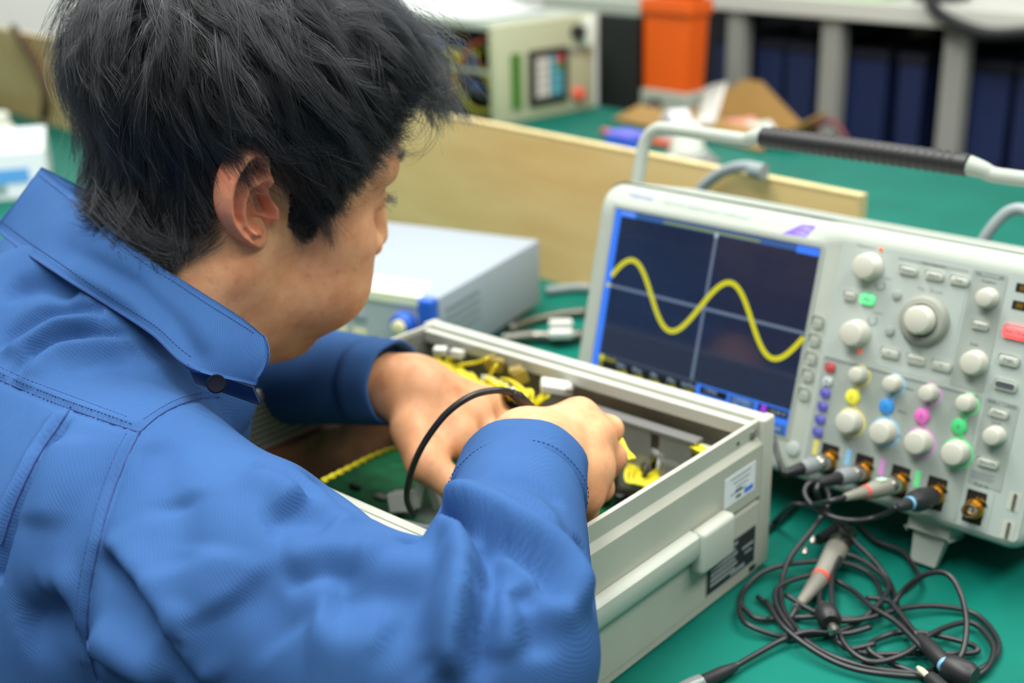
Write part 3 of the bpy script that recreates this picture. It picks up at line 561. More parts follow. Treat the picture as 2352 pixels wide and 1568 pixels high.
# probe with a grey ribbed grip and red band lying under the loops
def grip(e, p, q, r0, r1, m='boot_grey', ribs=14, band=None):
    p = np.array(p); q = np.array(q); L = np.linalg.norm(q - p); ax = (q - p)/L; pr = []
    for k in range(ribs):
        s = L*k/ribs; r = r0 + (r1 - r0)*k/ribs; pr += [(r, s), (r, s + L/ribs*.55), (r*.88, s + L/ribs*.6), (r*.88, s + L/ribs*.98)]
    MB().lathe(pr, p, ax, 16).build('ribbed_grip', m, e, 30)
def prb(e):
    a = atz(1830, 1395, .008); b = atz(1882, 1330, .012); c = atz(1922, 1262, .014); d = atz(1960, 1205, .016)
    grip(e, b, a, .0068, .0030); ax = (c - b)/np.linalg.norm(c - b)
    MB().lathe([(.0071, 0), (.0073, .002), (.0071, .004)], b + ax*.0002, ax, 18).build('colour_band', 'band_red', e, 40); MB().lathe([(.0068, .0045), (.0075, .02), (.009, np.linalg.norm(c - b))], b, ax, 18).build('handle', 'boot_grey', e, 40)
    MB().lathe([(.0095, 0), (.0098, .010), (.0072, .014), (.0072, .026), (.006, .030)], c + ax*.0002, (d - c), 20).build('connector', 'nickel', e, 40)
lead_with_ends('probe_lead', 'spare probe with grey ribbed grip, red band and metal connector lying under the coils', [(1829, 1397, .008), (1810, 1420, .005), (1780, 1400, T), (1740, 1370, T)], prb)
def clip(e):
    a = atz(1690, 1530, .006); b = atz(1610, 1568, .006); c = atz(1560, 1592, .006)
    MB().lathe([(.0030, 0), (.0046, .012), (.0050, .03), (.0058, np.linalg.norm(b - a))], a, b - a, 16).build('handle', 'black_rubber', e, 40); MB().lathe([(.0062, 0), (.0066, .01), (.006, .022)], b + (b - a)*.004, c - b, 16).build('tip', 'clear_plastic', e, 40)
lead_with_ends('probe_lead', 'black probe handle with clear tip lying nearest the camera on the mat', [(1690, 1529, .006), (1740, 1500, .006), (1800, 1468, .007), (1860, 1450, .009), (1940, 1455, .007), (2000, 1440, .009)], clip)
def bncs(e):
    a = atz(2110, 1462, .012); b = atz(2170, 1525, .013); c = atz(2215, 1545, .013)
    MB().lathe([(.0035, 0), (.006, .012), (.0062, .03), (.0055, np.linalg.norm(b - a))], a, b - a, 16).build('boot', 'black_rubber', e, 40); MB().lathe([(.0058, 0), (.0062, .0016), (.0058, .003)], b, b - a, 16).build('colour_band', 'band_blue', e, 40)
    MB().lathe([(.0085, 0), (.0095, .004), (.0095, .016), (.0075, .020)], b + (b - a)*.06, c - b, 20).build('connector', 'black_rubber', e, 40)
lead_with_ends('test_lead', 'black connector with light blue band at the lower right of the tangle', [(2108, 1460, .012), (2060, 1400, .011), (2040, 1380, .010), (1990, 1372, .007)], bncs)
def bncs2(e):
    a = atz(1895, 1400, .016); b = atz(1912, 1440, .016)
    MB().lathe([(.007, 0), (.0085, .004), (.0085, .014), (.006, .017)], a, b - a, 18).build('connector', 'black_rubber', e, 40); MB().lathe([(.003, 0), (.003, .008)], a - (b - a)*.3, b - a, 10).build('pin', 'gold', e, 40); MB().lathe([(.004, 0), (.0044, .004), (.002, .006)], b, b - a, 12).build('cap', 'nickel', e, 40)
lead_with_ends('test_lead', 'black connector with a small gold pin lying amid the coils', [(1912, 1442, .014), (1925, 1470, .008), (1950, 1490, .007), (2010, 1478, .008)], bncs2)
def tip3(e):
    a = atz(2108, 1532, .012); b = atz(2135, 1556, .012)
    MB().lathe([(.0012, 0), (.0022, .004), (.0022, .014)], a, b - a, 10).build('pin', 'cream', e, 40); MB().lathe([(.0048, 0), (.0055, .006), (.0055, .03)], b, b - a, 14).build('handle', 'black_rubber', e, 40)
lead_with_ends('test_lead', 'black probe with a pale pointed tip at the bottom edge of the tangle', [(2165, 1582, .012), (2200, 1600, .008)], tip3)
def clips(e):
    for u, v in ((1865, 1248), (1847, 1272)): MB().lathe([(.0026, 0), (.003, .004), (.0012, .007)], atz(u, v, .014), (0.3, .6, .5), 10).build('clip_tip', 'nickel', e, 40)
    MB().lathe([(.0045, 0), (.005, .02), (.0035, .045)], atz(1880, 1240, .012), atz(1960, 1190, .012) - atz(1880, 1240, .012), 12).build('clip_body', 'black_rubber', e, 40)
lead_with_ends('test_lead', 'black ground clip with two bright metal tips behind the coils', [(1960, 1190, .010), (2010, 1240, .006), (2070, 1265, .006), (2098, 1300, T), (2110, 1330, .01), (2060, 1370, .012)], clips)
lead_with_ends('mains_lead', 'thick dark lead running from behind the case to under the oscilloscope', [(1745, 1228, .004), (1790, 1195, .004), (1840, 1150, .005), (1890, 1110, .006)], lambda e: None)
# ================================================================== things behind
mat('beige_panel', (186, 188, 156), .5); mat('beige_top', (172, 182, 170), .5); mat('panel_green', (70, 120, 40), .5); mat('bezel_black', (34, 36, 38), .4)
mat('key_white', (222, 214, 206), .5); mat('key_teal', (90, 170, 190), .5); mat('key_red', (214, 84, 84), .5); mat('key_green', (90, 150, 90), .5); mat('btn_orange_red', (226, 92, 74), .45)
mat('wire_orange', (206, 96, 40), .5); mat('wire_blue', (56, 96, 160), .5); mat('wire_olive', (150, 150, 40), .5); mat('film_white', (214, 226, 222), .35); mat('dark_green', (24, 44, 36), .6)
mat('cabinet_black', (30, 34, 34), .5); mat('orange_plastic', (236, 98, 20), .45); mat('red_orange', (206, 60, 18), .5); mat('navy_plastic', (30, 44, 84), .45); mat('navy_dark', (14, 20, 38), .6); mat('shelf_white', (206, 208, 200), .5)
mat('post_grey', (150, 152, 146), .5); mat('kraft', (164, 128, 70), .7, noise=.15, nscale=12); mat('bag_clear', (220, 218, 214), .3); mat('pink_scrap', (222, 150, 130), .6); mat('tape_white', (232, 234, 236), .35); mat('hose_maroon', (110, 50, 56), .5)
mat('cap_white', (226, 230, 218), .45); mat('blue_box', (24, 110, 232), .45); mat('violet_box', (110, 110, 230), .45); mat('orange_strip', (214, 96, 66), .5); mat('strap_brown', (86, 66, 44), .6); mat('carton_white', (226, 234, 240), .5)
mat('box_print', (90, 160, 225), .5); mat('lime_sheet', (170, 220, 150), .5)
def bl(u, v, vv):  # photo pixel on the vertical plane v = vv -> bench coordinates
    p = onplane(u, v, bw(0, vv), BV); return float(p @ BU), vv, float(p[2])
def blu(u, v, uu):  # on plane u = uu
    p = onplane(u, v, bw(uu, 0), BU); return uu, float(p @ BV), float(p[2])
def bench_thing(name, lab, cat, group=None): return tag(empty(name, BENCHF), lab, cat, group)
# control unit with an open wiring side ------------------------------------------------
U0 = -2.06; top = blu(1140, 70, U0)[2]; vA = blu(1140, 290, U0)[1]; vB = blu(1365, 240, U0)[1]; topB = blu(1365, 20, U0)[2]
cu = bench_thing('control_unit', 'beige control unit with keypad display and an open side full of wiring', 'control unit'); HT = (top + topB)/2
MB().rbox((U0 - .02, vA, .001), (U0, vB, HT), .004).build('front_plate', 'beige_panel', cu, 40)
MB().box((U0 - .52, vB - .015, .001), (U0 - .0201, vB, HT)).build('side_plate', 'beige_top', cu); MB().box((U0 - .52, vA + .004, HT - .012), (U0 - .0201, vB - .0151, HT)).build('top_plate', 'beige_top', cu)
MB().box((U0 - .52, vA + .004, .001), (U0 - .0201, vB - .0151, .012)).build('base_plate', 'dark_green', cu); MB().box((U0 - .54, vA, .001), (U0 - .5201, vB, HT)).build('back_plate', 'beige_panel', cu)
MB().box((U0 - .50, vA + .012, HT*.5), (U0 - .022, vA + .022, HT*.53)).build('cross_bar', 'beige_top', cu); MB().box((U0 - .50, vA + .16, .02), (U0 - .03, vA + .165, HT - .03)).build('back_panel', 'dark_green', cu)
def fpl(name, p, q, d, m, par=cu):
    a = blu(*p, U0); b = blu(*q, U0); return MB().box((U0 + .0002, min(a[1], b[1]), min(a[2], b[2])), (U0 + d, max(a[1], b[1]), max(a[2], b[2]))).build(name, m, par)
fpl('green_strip', (1172, 125), (1196, 248), .004, 'panel_green'); dsp = fpl('display_bezel', (1212, 118), (1300, 228), .008, 'bezel_black')
a = blu(1224, 132, U0); b = blu(1288, 214, U0)
for i in range(4):
    for j in range(5):
        y = a[1] + (b[1] - a[1])*(i + .08)/4; y2 = a[1] + (b[1] - a[1])*(i + .92)/4; z0 = b[2] + (a[2] - b[2])*(j + .08)/5; z1 = b[2] + (a[2] - b[2])*(j + .92)/5
        m = ('key_teal' if i >= 2 else 'key_white') if not (j == 4 and i >= 2) else ('key_red' if i == 3 else 'key_teal')
        if i == 3 and j == 3: m = 'key_green'
        MB().box((U0 + .0081, y, z0), (U0 + .0095, y2, z1)).build('key', m, dsp)
c = blu(1326, 216, U0); MB().lathe([(.016, 0), (.015, .012), (.010, .016)], (U0 + .0002, c[1], c[2]), (1, 0, 0), 20).build('push_button', 'btn_orange_red', cu, 40)
c = blu(1322, 72, U0); MB().lathe([(.016, 0), (.013, .02)], (U0 + .0002, c[1], c[2]), (1, 0, 0), 20).build('knob', 'bezel_black', cu, 40); c = blu(1342, 68, U0); MB().rbox((U0 + .0002, c[1] - .013, c[2] - .035), (U0 + .03, c[1] + .013, c[2] + .03), .006).build('lever', 'cap_white', cu, 40)
c = blu(1320, 112, U0); MB().rbox((U0 + .0002, c[1] - .03, c[2] - .006), (U0 + .006, c[1] + .02, c[2] + .006), .002).build('slot_cover', 'steel_grey', cu)
random.seed(11)
wc = ['wire_olive', 'wire_yellow', 'wire_orange', 'wire_blue', 'film_white', 'cable_grey', 'bezel_black', 'wire_olive', 'wire_red']
for k in range(46):
    u0 = random.uniform(U0 - .48, U0 - .04); z0 = random.uniform(.03, HT - .05); P = []
    p = np.array([u0, vA + random.uniform(.03, .10), z0])
    for s in range(5):
        P.append(p.copy()); p = p + np.array([random.uniform(-.08, .08), random.uniform(-.03, .03), random.uniform(-.07, .07)]); p[0] = min(max(p[0], U0 - .49), U0 - .03); p[1] = min(max(p[1], vA + .026), vA + .14); p[2] = min(max(p[2], .02), HT - .03)
    cable('wire', P, random.uniform(.003, .007), MATS[wc[k % len(wc)]], cu, 6, 5)
for k in range(14):
    u0 = random.uniform(U0 - .46, U0 - .06); z0 = random.uniform(.02, HT - .08); v0 = vA + random.uniform(.03, .12); s = random.uniform(.02, .05)
    MB().rbox((u0 - s/2, v0, z0), (u0 + s/2, v0 + .03, z0 + s), .004).build('wiring_block', random.choice(['wire_olive', 'film_white', 'bezel_black', 'wire_orange', 'cable_grey', 'dark_green']), cu)
# plastic film heaped on top of the unit
fm = bench_thing('plastic_film', 'crumpled translucent plastic film heaped on top of the control unit', 'plastic film')
gv = []; n = 14
for i in range(n):
    for j in range(n):
        x = i/(n-1); y = j/(n-1); gv.append((U0 - .50 + .40*x, vA + .02 + .24*y, HT + .004 + .07*math.sin(math.pi*x)*math.sin(math.pi*y)*(.6 + .4*random.random())))
raw('film_sheet', gv, [(i*n+j, (i+1)*n+j, (i+1)*n+j+1, i*n+j+1) for i in range(n-1) for j in range(n-1)], MATS['film_white'], fm, smooth=True)
# dark cabinet, orange tray, shelf rack behind the bench -------------------------------
VB = 2.16
x0, _, z0 = bl(1372, 250, VB); x1, _, zt = bl(1478, 40, VB)
dc = bench_thing('dark_cabinet', 'tall black equipment cabinet beside the beige control unit', 'cabinet'); MB().rbox((x0, VB, -.739), (x1 - .02, VB + .07, zt), .004).build('body', 'cabinet_black', dc); MB().box((x0 + .012, VB - .006, -.6), (x1 - .012, VB - .0002, zt - .02)).build('door', 'cabinet_black', dc); MB().box((x0 - .2, VB + .01, zt + .0005), (x1 - .02, VB + .065, zt + .03)).build('top_plate', 'beige_top', dc)
x0, _, _ = bl(1474, 100, VB); x1, _, _ = bl(1578, 100, VB); zo = bl(1530, 160, VB)[2]; zb = bl(1530, 250, VB)[2]
dw = bench_thing('tool_cart', 'pale grey tool cart standing behind the bench under the orange tray', 'cart'); MB().rbox((x0 - .005, VB, -.70), (x1 + .005, VB + .10, zo - .05), .005).build('body', 'beige_top', dw); MB().box((x0 + .01, VB - .004, -.3), (x1 - .01, VB - .0002, zo - .12)).build('drawer_front', 'shelf_white', dw)
for x in (x0 + .03, x1 - .03):
    for y in (VB + .03, VB + .08): MB().lathe([(.02, 0), (.02, .0395)], (x, y, -.7398), (0, 0, 1), 12).build('caster', 'bezel_black', dw)
MB().lathe([(.022, 0), (.022, .02), (.016, .025)], ((x0 + x1)/2 - .02, VB - .0002, zo - .09), (0, -1, 0), 16).build('knob', 'bezel_black', dw, 40)
ot = bench_thing('orange_tray', 'bright orange plastic tray with a raised lip', 'tray')
MB().prism([(x0, zo - .049), (x1 - .01, zo - .049), (x1, zo + .12), (x0 - .004, zo + .12)], 1, VB + .01, VB + .07).build('body', 'orange_plastic', ot); MB().rbox((x0 - .008, VB, zo + .1205), (x1 + .006, VB + .08, zo + .155), .004).build('lip', 'orange_plastic', ot); MB().rbox((x0, VB + .03, zo + .156), (x1, VB + .07, zo + .26), .01).build('contents', 'red_orange', ot)
tp = bench_thing('tape_roll', 'shiny white roll standing under the orange tray', 'tape roll'); q = bl(1555, 200, 1.88); rr_ = .034
MB().lathe([(.016, -.02), (rr_, -.02), (rr_, .02), (.016, .02), (.016, -.02)], (q[0], 1.88, rr_ + .001), (0.5, 1, 0), 28, cap=False).build('roll', 'tape_white', tp, 40)
VR = 2.62
rk = bench_thing('shelf_rack', 'white-edged steel shelf rack with grey posts behind the bench', 'shelf rack')
zs = (bl(1640, 0, VR)[2] + bl(2352, 100, VR)[2])/2
MB().rbox((-2.6, VR - .02, zs), (-.2, VR + .45, zs + .045), .004).build('shelf', 'shelf_white', rk); MB().rbox((-2.6, VR, -.60), (-.2, VR + .45, -.56), .004).build('shelf', 'shelf_white', rk)
for px, py in ((1688, 60), (1905, 120), (2188, 150), (1480, 60)):
    x = bl(px, py, VR)[0]; MB().rbox((x - .027, VR + .001, -.739), (x + .027, VR + .04, zs - .0005), .003).build('post', 'post_grey', rk); MB().box((x - .027, VR + .40, -.739), (x + .027, VR + .44, zs - .0005)).build('post', 'post_grey', rk)
MB().box((-2.6, VR + .441, -.55), (-.2, VR + .45, zs - .0005)).build('back_sheet', 'navy_dark', rk)
nb = [(1640, 1668, 'behind the tape roll'), (1735, 1795, 'right of the leftmost post'), (1805, 1868, 'left of the middle post'), (1945, 2035, 'right of the middle post'), (2062, 2120, 'left of the right-hand post'), (2225, 2320, 'right of the right-hand post'), (2335, 2420, 'at the right end of the rack')]
for p0, p1, wh in nb:
    xa = bl(p0, 200, VR + .06)[0]; xb = bl(p1, 200, VR + .06)[0]; e = bench_thing('storage_bin', 'tall navy blue storage bin in the rack ' + wh, 'bin', 'navy bins in the rack')
    MB().prism([(xa + .01, -.559), (xb - .01, -.559), (xb, zs - .10), (xa, zs - .10)], 1, VR + .06, VR + .38).build('body', 'navy_plastic', e); MB().rbox((xa - .004, VR + .055, zs - .0995), (xb + .004, VR + .385, zs - .075), .003).build('rim', 'navy_dark', e)
# dark clamp arm and papers on the shelf, at the top right
la = bench_thing('lamp_arm', 'black articulated clamp arm reaching across the white shelf edge', 'clamp arm'); zc = zs + .046
q1 = bl(2130, 20, VR - .03); q2 = bl(2250, 60, VR - .05); q3 = bl(2400, 60, VR - .05)
cable('arm', [(q1[0] - .05, VR + .1, zc + .2), (q1[0], VR - .03, zc + .02), (q2[0], VR - .06, q2[2] - .01), (q3[0], VR - .06, q3[2] - .01)], .014, MATS['bezel_black'], la, 8, 8); MB().rbox((q1[0] - .09, VR + .05, zc - .0005), (q1[0] + .01, VR + .14, zc + .03), .006).build('clamp', 'bezel_black', la)
ps = bench_thing('paper_sheet', 'pale lime green sheet lying on the white shelf', 'paper'); q = bl(2050, 30, VR + .1); MB().box((q[0] - .24, VR + .02, zc - .0005), (q[0] + .02, VR + .2, zc + .03)).build('sheet_stack', 'lime_sheet', ps)
# cardboard and bits on the far side of the bench -----------------------------------------
cb = bench_thing('cardboard_tray', 'open kraft cardboard tray with folded flaps at the back of the bench', 'cardboard box')
A = np.array([*(CFI*0 + 0)[:0]]) if False else None
def bz(u, v, z=0.): p = atz(u, v, z); return np.array([p @ BU, p @ BV, z])
c0 = bz(1515, 272); c1 = bz(1765, 322); wv = .16
ex = (c1 - c0); ex[2] = 0; exn = ex/np.linalg.norm(ex); ey = np.array([-exn[1], exn[0], 0]); L_ = np.linalg.norm(ex)
def cbp(x, y, z): return c0 + exn*x + ey*y + np.array([0, 0, z])
def slab(name, P, m, par, th=.004):
    P = [np.array(p, float) for p in P]; n_ = np.cross(P[1] - P[0], P[2] - P[0]); n_ /= np.linalg.norm(n_); V = P + [p + n_*th for p in P]; k = len(P)
    return raw(name, V, [tuple(range(k))[::-1], tuple(range(k, 2*k))] + [(i, (i+1) % k, k + (i+1) % k, k + i) for i in range(k)], MATS[m], par)
slab('bottom', [cbp(0, -.06, .002), cbp(L_ + .04, -.06, .002), cbp(L_ + .04, .10, .002), cbp(0, .10, .002)], 'kraft', cb)
slab('flap', [cbp(-.04, -.10, .004), cbp(L_ + .08, -.10, .004), cbp(L_ + .05, -.058, .035), cbp(0, -.058, .035)], 'kraft', cb); slab('flap', [cbp(0, .098, .007), cbp(L_ + .02, .098, .007), cbp(L_*.55, .13, .085), cbp(L_*.40, .13, .085)], 'kraft', cb)
slab('flap', [cbp(L_ + .042, -.06, .007), cbp(L_ + .10, -.06, .04), cbp(L_ + .06, .10, .05), cbp(L_ + .042, .10, .007)], 'kraft', cb)
bg = bench_thing('plastic_sleeve', 'clear plastic sleeve leaning against the cardboard tray', 'plastic sleeve'); slab('sleeve', [bz(1590, 290, .03), bz(1640, 285, .03), bz(1668, 190, .10), bz(1625, 200, .10)], 'bag_clear', bg, .006)
for (u, v, s, lab, m) in ((1700, 292, .018, 'small pink paper scrap lying in the cardboard tray', 'pink_scrap'), (1745, 300, .014, 'small pale scrap lying beside the pink one in the tray', 'film_white')):
    p = bz(u, v, .012); e = bench_thing('scrap', lab, 'scrap'); V = []; 
    for k in range(8): aa = k*math.pi/4; V.append((p[0] + s*2.2*math.cos(aa)*(.7 + .3*(k % 2)), p[1] + s*2.2*math.sin(aa), .009 + .01*(k % 3)))
    V.append((p[0], p[1], .03)); raw('paper_scrap', V, [(k, (k+1) % 8, 8) for k in range(8)], MATS[m], e)
hs = bench_thing('maroon_hose', 'thin maroon hose arching beside the cardboard tray', 'hose'); cable('hose', [bz(1850, 312, .006), bz(1880, 285, .045), bz(1915, 280, .055), bz(1940, 315, .03), bz(1948, 345, .006)], .006, MATS['hose_maroon'], hs)
bb = bench_thing('blue_box', 'small bright blue box with violet lid behind the partition', 'box'); p = bz(1436, 348); MB().rbox((p[0] - .035, p[1] - .02, .0005), (p[0] + .035, p[1] + .03, .026), .003).build('box_body', 'blue_box', bb); MB().rbox((p[0] - .036, p[1] - .021, .0262), (p[0] + .036, p[1] + .031, .038), .003).build('lid', 'violet_box', bb)
os_ = bench_thing('orange_rod', 'thin orange-red rod lying behind the blue box', 'rod'); cable('rod', [bz(1385, 302, .008), bz(1465, 320, .008), bz(1560, 335, .008)], .008, MATS['orange_strip'], os_)
cp = bench_thing('white_bottle', 'white conical bottle cap on a glossy clear dish', 'bottle'); p = bz(1578, 382)
MB().lathe([(.055, 0.0005), (.06, .012), (.045, .022), (.034, .03)], (p[0], p[1], 0), (0, 0, 1), 28).build('dish', 'clear_plastic', cp, 40); MB().lathe([(.033, .0302), (.026, .06), (.018, .078), (.014, .08)], (p[0], p[1], 0), (0, 0, 1), 24).build('cap', 'cap_white', cp, 40)
for pts, lab in (([(1590, 470, .03), (1612, 432, .07), (1650, 400, .12), (1690, 384, .15), (1728, 384, .16), (1742, 396, .15)], 'grey cable with a plug end rising over the partition behind the oscilloscope'),):
    e = empty('grey_cable'); tag(e, lab, 'cable'); cable('cable_run', [onplane(u, v, bw(0, 1.085), BV) for u, v, z in pts[:]], .0065, MATS['cable_grey'], e, 10, 8); P = onplane(1742, 392, bw(0, 1.085), BV); MB().lathe([(.007, -.012), (.009, 0), (.009, .008)], P, BU, 12).build('plug_end', 'cable_grey', e, 40)
e = empty('grey_cable'); tag(e, 'pale grey cable arching up behind the right half of the oscilloscope', 'cable'); cable('cable_run', [sw(262, 60, 180), sw(268, -5, 172), sw(285, -45, 172), sw(305, -52, 172), sw(325, -30, 172), sw(332, 30, 180)], .0052, MATS['cable_grey'], e, 10, 8)
# metal probes and pale lead lying between generator and oscilloscope
mat('chrome_dark', (112, 112, 104), .25, metal=.8)
for k, (pts, r, m, lab) in enumerate(([((1170, 755), (1230, 735), (1290, 722), (1345, 716)), .006, 'chrome_dark', 'dark chrome test clip lead nearer the white instrument'], [((1150, 780), (1220, 772), (1280, 775), (1335, 770)), .008, 'chrome_dark', 'dark chrome test clip lead nearer the case'], [((1255, 668), (1300, 662), (1345, 660), (1400, 668)), .006, 'cable_grey', 'pale grey lead lying along the foot of the partition'])):
    e = empty('clip_lead'); tag(e, lab, 'cable'); cable('lead', [atz(u, v, r + .001) for u, v in pts], r, MATS[m], e, 8, 8)
    if k < 2: p = atz(1288, 768 - 22*k, .016); MB().rbox(p - np.array([.014, .007, .004]), p + np.array([.014, .007, .006]), .003).build('clip_jaw', 'conn_white', e, 40)
# left edge of the picture: carton, jar and strap
cw = bench_thing('carton', 'white carton with blue print on the bench at the left edge', 'carton')
p = atz(118, 452); q = atz(-30, 500)
yaw = math.radians(18); xx = np.array([math.cos(yaw), math.sin(yaw), 0]); yy = np.array([-xx[1], xx[0], 0]); cw.matrix_world = Matrix(frame(p, xx, yy, UP).tolist())
zc_ = .085
MB().rbox((-.34, 0, .0005), (0, .24, zc_), .003).build('box_body', 'carton_white', cw); MB().box((-.09, -.0012, .03), (-.03, -.0003, .055)).build('print_patch', 'box_print', cw); MB().box((-.16, -.0012, .012), (-.07, -.0003, .03)).build('print_patch', 'brand_grey', cw)
jr = bench_thing('white_jar', 'small cream jar standing behind the white carton', 'jar'); p = atz(5, 340); jr.matrix_world = Matrix.Translation(Vector(p.tolist())); MB().lathe([(.03, .0005), (.032, .03), (.03, .045), (.024, .05), (.024, .07), (.02, .074)], (0, 0, 0), (0, 0, 1), 24).build('jar_body', 'cap_white', jr, 40)
sr = tag(empty('brown_strap'), 'dark brown strap hanging down the partition at the left', 'strap'); cable('strap', [onplane(u, v, bw(0, 1.09), BV) for u, v in ((30, 62), (60, 110), (92, 170), (104, 225), (100, 270))], .009, MATS['strap_brown'], sr, 8, 8)
# ================================================================== person
# --- signed-distance modelling: shapes are blended in a grid and skinned with surface nets
def sdf_mesh(fn, lo, hi, h, smooth=2):
    lo = np.array(lo, float); n = np.ceil((np.array(hi) - lo)/h/4).astype(int)*4 + 1
    ax = [lo[i] + h*np.arange(n[i]) for i in range(3)]
    cax = [a[::4] for a in ax]; C = np.stack(np.meshgrid(*cax, indexing='ij'), -1); cd = fn(C.reshape(-1, 3)).reshape(C.shape[:3])
    near = np.abs(cd) < 4*h*1.9
    val = np.repeat(np.repeat(np.repeat(np.where(cd < 0, -1., 1.), 4, 0), 4, 1), 4, 2)[:n[0], :n[1], :n[2]].astype(np.float32)
    # refine blocks whose corner is near the skin
    nb = near[:-1, :-1, :-1].copy()
    for dx in (0, 1):
        for dy in (0, 1):
            for dz in (0, 1): nb |= near[dx:near.shape[0]-1+dx, dy:near.shape[1]-1+dy, dz:near.shape[2]-1+dz]
    fm = np.zeros(tuple(n), bool); B = np.repeat(np.repeat(np.repeat(nb, 4, 0), 4, 1), 4, 2); fm[:B.shape[0], :B.shape[1], :B.shape[2]] = B
    fm[-1] = fm[-2]; fm[:, -1] = fm[:, -2]; fm[:, :, -1] = fm[:, :, -2]
    I = np.argwhere(fm); P = lo + h*I; out = np.empty(len(P), np.float32)
    for s in range(0, len(P), 400000): out[s:s+400000] = fn(P[s:s+400000])
    val[fm] = out
    ins = val < 0; cell = np.zeros((n[0]-1, n[1]-1, n[2]-1), np.int32); acc = np.zeros(cell.shape + (3,), np.float32); cnt = np.zeros(cell.shape, np.float32)
    def sl(o, d=None): return tuple(slice(o[i], o[i] + cell.shape[i]) for i in range(3))
    for a in range(3):
        e = [0, 0, 0]; e[a] = 1; b, c = [i for i in range(3) if i != a]
        for ob in (0, 1):
            for oc in (0, 1):
                o = [0, 0, 0]; o[b] = ob; o[c] = oc; o2 = [o[i] + e[i] for i in range(3)]
                v0 = val[sl(o)]; v1 = val[sl(o2)]; x = (v0 < 0) != (v1 < 0); t = np.where(x, v0/np.where(v0 - v1 == 0, 1, v0 - v1), 0)
                for i in range(3): acc[..., i] += np.where(x, o[i] + (t if i == a else 0), 0)
                cnt += x
    act = cnt > 0; idx = np.full(cell.shape, -1, np.int64); idx[act] = np.arange(act.sum())
    cc = np.argwhere(act); V = lo + h*(cc + acc[act]/cnt[act][:, None]); F = []
    for a in range(3):
        b, c = (a+1) % 3, (a+2) % 3; s0 = [slice(0, None)]*3; s1 = [slice(0, None)]*3; s0[a] = slice(0, -1); s1[a] = slice(1, None)
        A = ins[tuple(s0)]; Bv = ins[tuple(s1)]; E = np.argwhere(A != Bv); E = E[(E[:, b] > 0) & (E[:, c] > 0) & (E[:, b] < n[b]-1) & (E[:, c] < n[c]-1)]
        def ix(db, dc): q = E.copy(); q[:, b] -= db; q[:, c] -= dc; return idx[q[:, 0], q[:, 1], q[:, 2]]
        Q = np.stack([ix(1, 1), ix(0, 1), ix(0, 0), ix(1, 0)], 1); flip = ~A[E[:, 0], E[:, 1], E[:, 2]]; Q[flip] = Q[flip][:, ::-1]; F.append(Q)
    F = np.concatenate(F); F = F[(F >= 0).all(1)]
    return lap(V, F, smooth), F
def nbr(F, nv):
    e = np.concatenate([F[:, [0, 1]], F[:, [1, 2]], F[:, [2, 3]], F[:, [3, 0]]]); e = np.concatenate([e, e[:, ::-1]]); return e
def lap(V, F, it, lam=.5):
    if it == 0: return V
    e = nbr(F, len(V)); deg = np.bincount(e[:, 0], minlength=len(V)).astype(float)
    for _ in range(it):
        S_ = np.stack([np.bincount(e[:, 0], V[e[:, 1], i], len(V)) for i in range(3)], 1)/np.maximum(deg, 1)[:, None]; V = V + lam*(S_ - V)
    return V
def vnormals(V, F):
    N = np.zeros_like(V); n_ = np.cross(V[F[:, 2]] - V[F[:, 0]], V[F[:, 3]] - V[F[:, 1]])
    for k in range(4):
        for i in range(3): N[:, i] += np.bincount(F[:, k], n_[:, i], len(V))
    return N/(np.linalg.norm(N, axis=1)[:, None] + 1e-12)
def npmesh(name, V, F, m, parent=None):
    me = bpy.data.meshes.new(name); F = np.asarray(F); k = F.shape[1]
    me.vertices.add(len(V)); me.vertices.foreach_set('co', np.asarray(V, np.float32).ravel()); me.loops.add(len(F)*k); me.loops.foreach_set('vertex_index', F.ravel().astype(np.int32))
    me.polygons.add(len(F)); me.polygons.foreach_set('loop_start', (np.arange(len(F))*k).astype(np.int32)); me.polygons.foreach_set('loop_total', np.full(len(F), k, np.int32))
    me.update(); me.validate(); me.shade_smooth(); me.materials.append(m if not isinstance(m, str) else MATS[m]); return link(bpy.data.objects.new(name, me), parent)
def smin(a, b, k):
    if k <= 0: return np.minimum(a, b)
    h = np.maximum(k - np.abs(a - b), 0)/k; return np.minimum(a, b) - h*h*k*.25
def smax(a, b, k): return -smin(-a, -b, k)
def d_ell(P, c, r, A=None):
    q = P - np.asarray(c); q = q if A is None else q @ np.asarray(A); r = np.asarray(r, float)
    k0 = np.linalg.norm(q/r, axis=1); k1 = np.linalg.norm(q/(r*r), axis=1); return k0*(k0 - 1)/np.maximum(k1, 1e-9)
def d_cone(P, a, b, ra, rb):
    a = np.asarray(a, float); b = np.asarray(b, float); ab = b - a; t = np.clip(((P - a) @ ab)/(ab @ ab), 0, 1); return np.linalg.norm(P - a - t[:, None]*ab, axis=1) - (ra + (rb - ra)*t)
def d_chain(P, pts, rs, k=.008):
    d = None
    for i in range(len(pts)-1):
        e = d_cone(P, pts[i], pts[i+1], rs[i], rs[i+1]); d = e if d is None else smin(d, e, k)
    return d
mat('skin', (232, 176, 132), .48, spec=.4, noise=.35, nscale=60, bump=.14, bscale=1100, vary=(214, 150, 108), sss=.22, sssscale=.005)
mat('skin_ear', (232, 158, 122), .48, spec=.4, noise=.3, nscale=60, bump=.12, bscale=1100, vary=(222, 136, 104), sss=.3, sssscale=.005)
mat('jacket_cloth', (54, 92, 145), .85, spec=.15, noise=.18, nscale=14, bump=.25, bscale=1500, vary=(48, 84, 136))
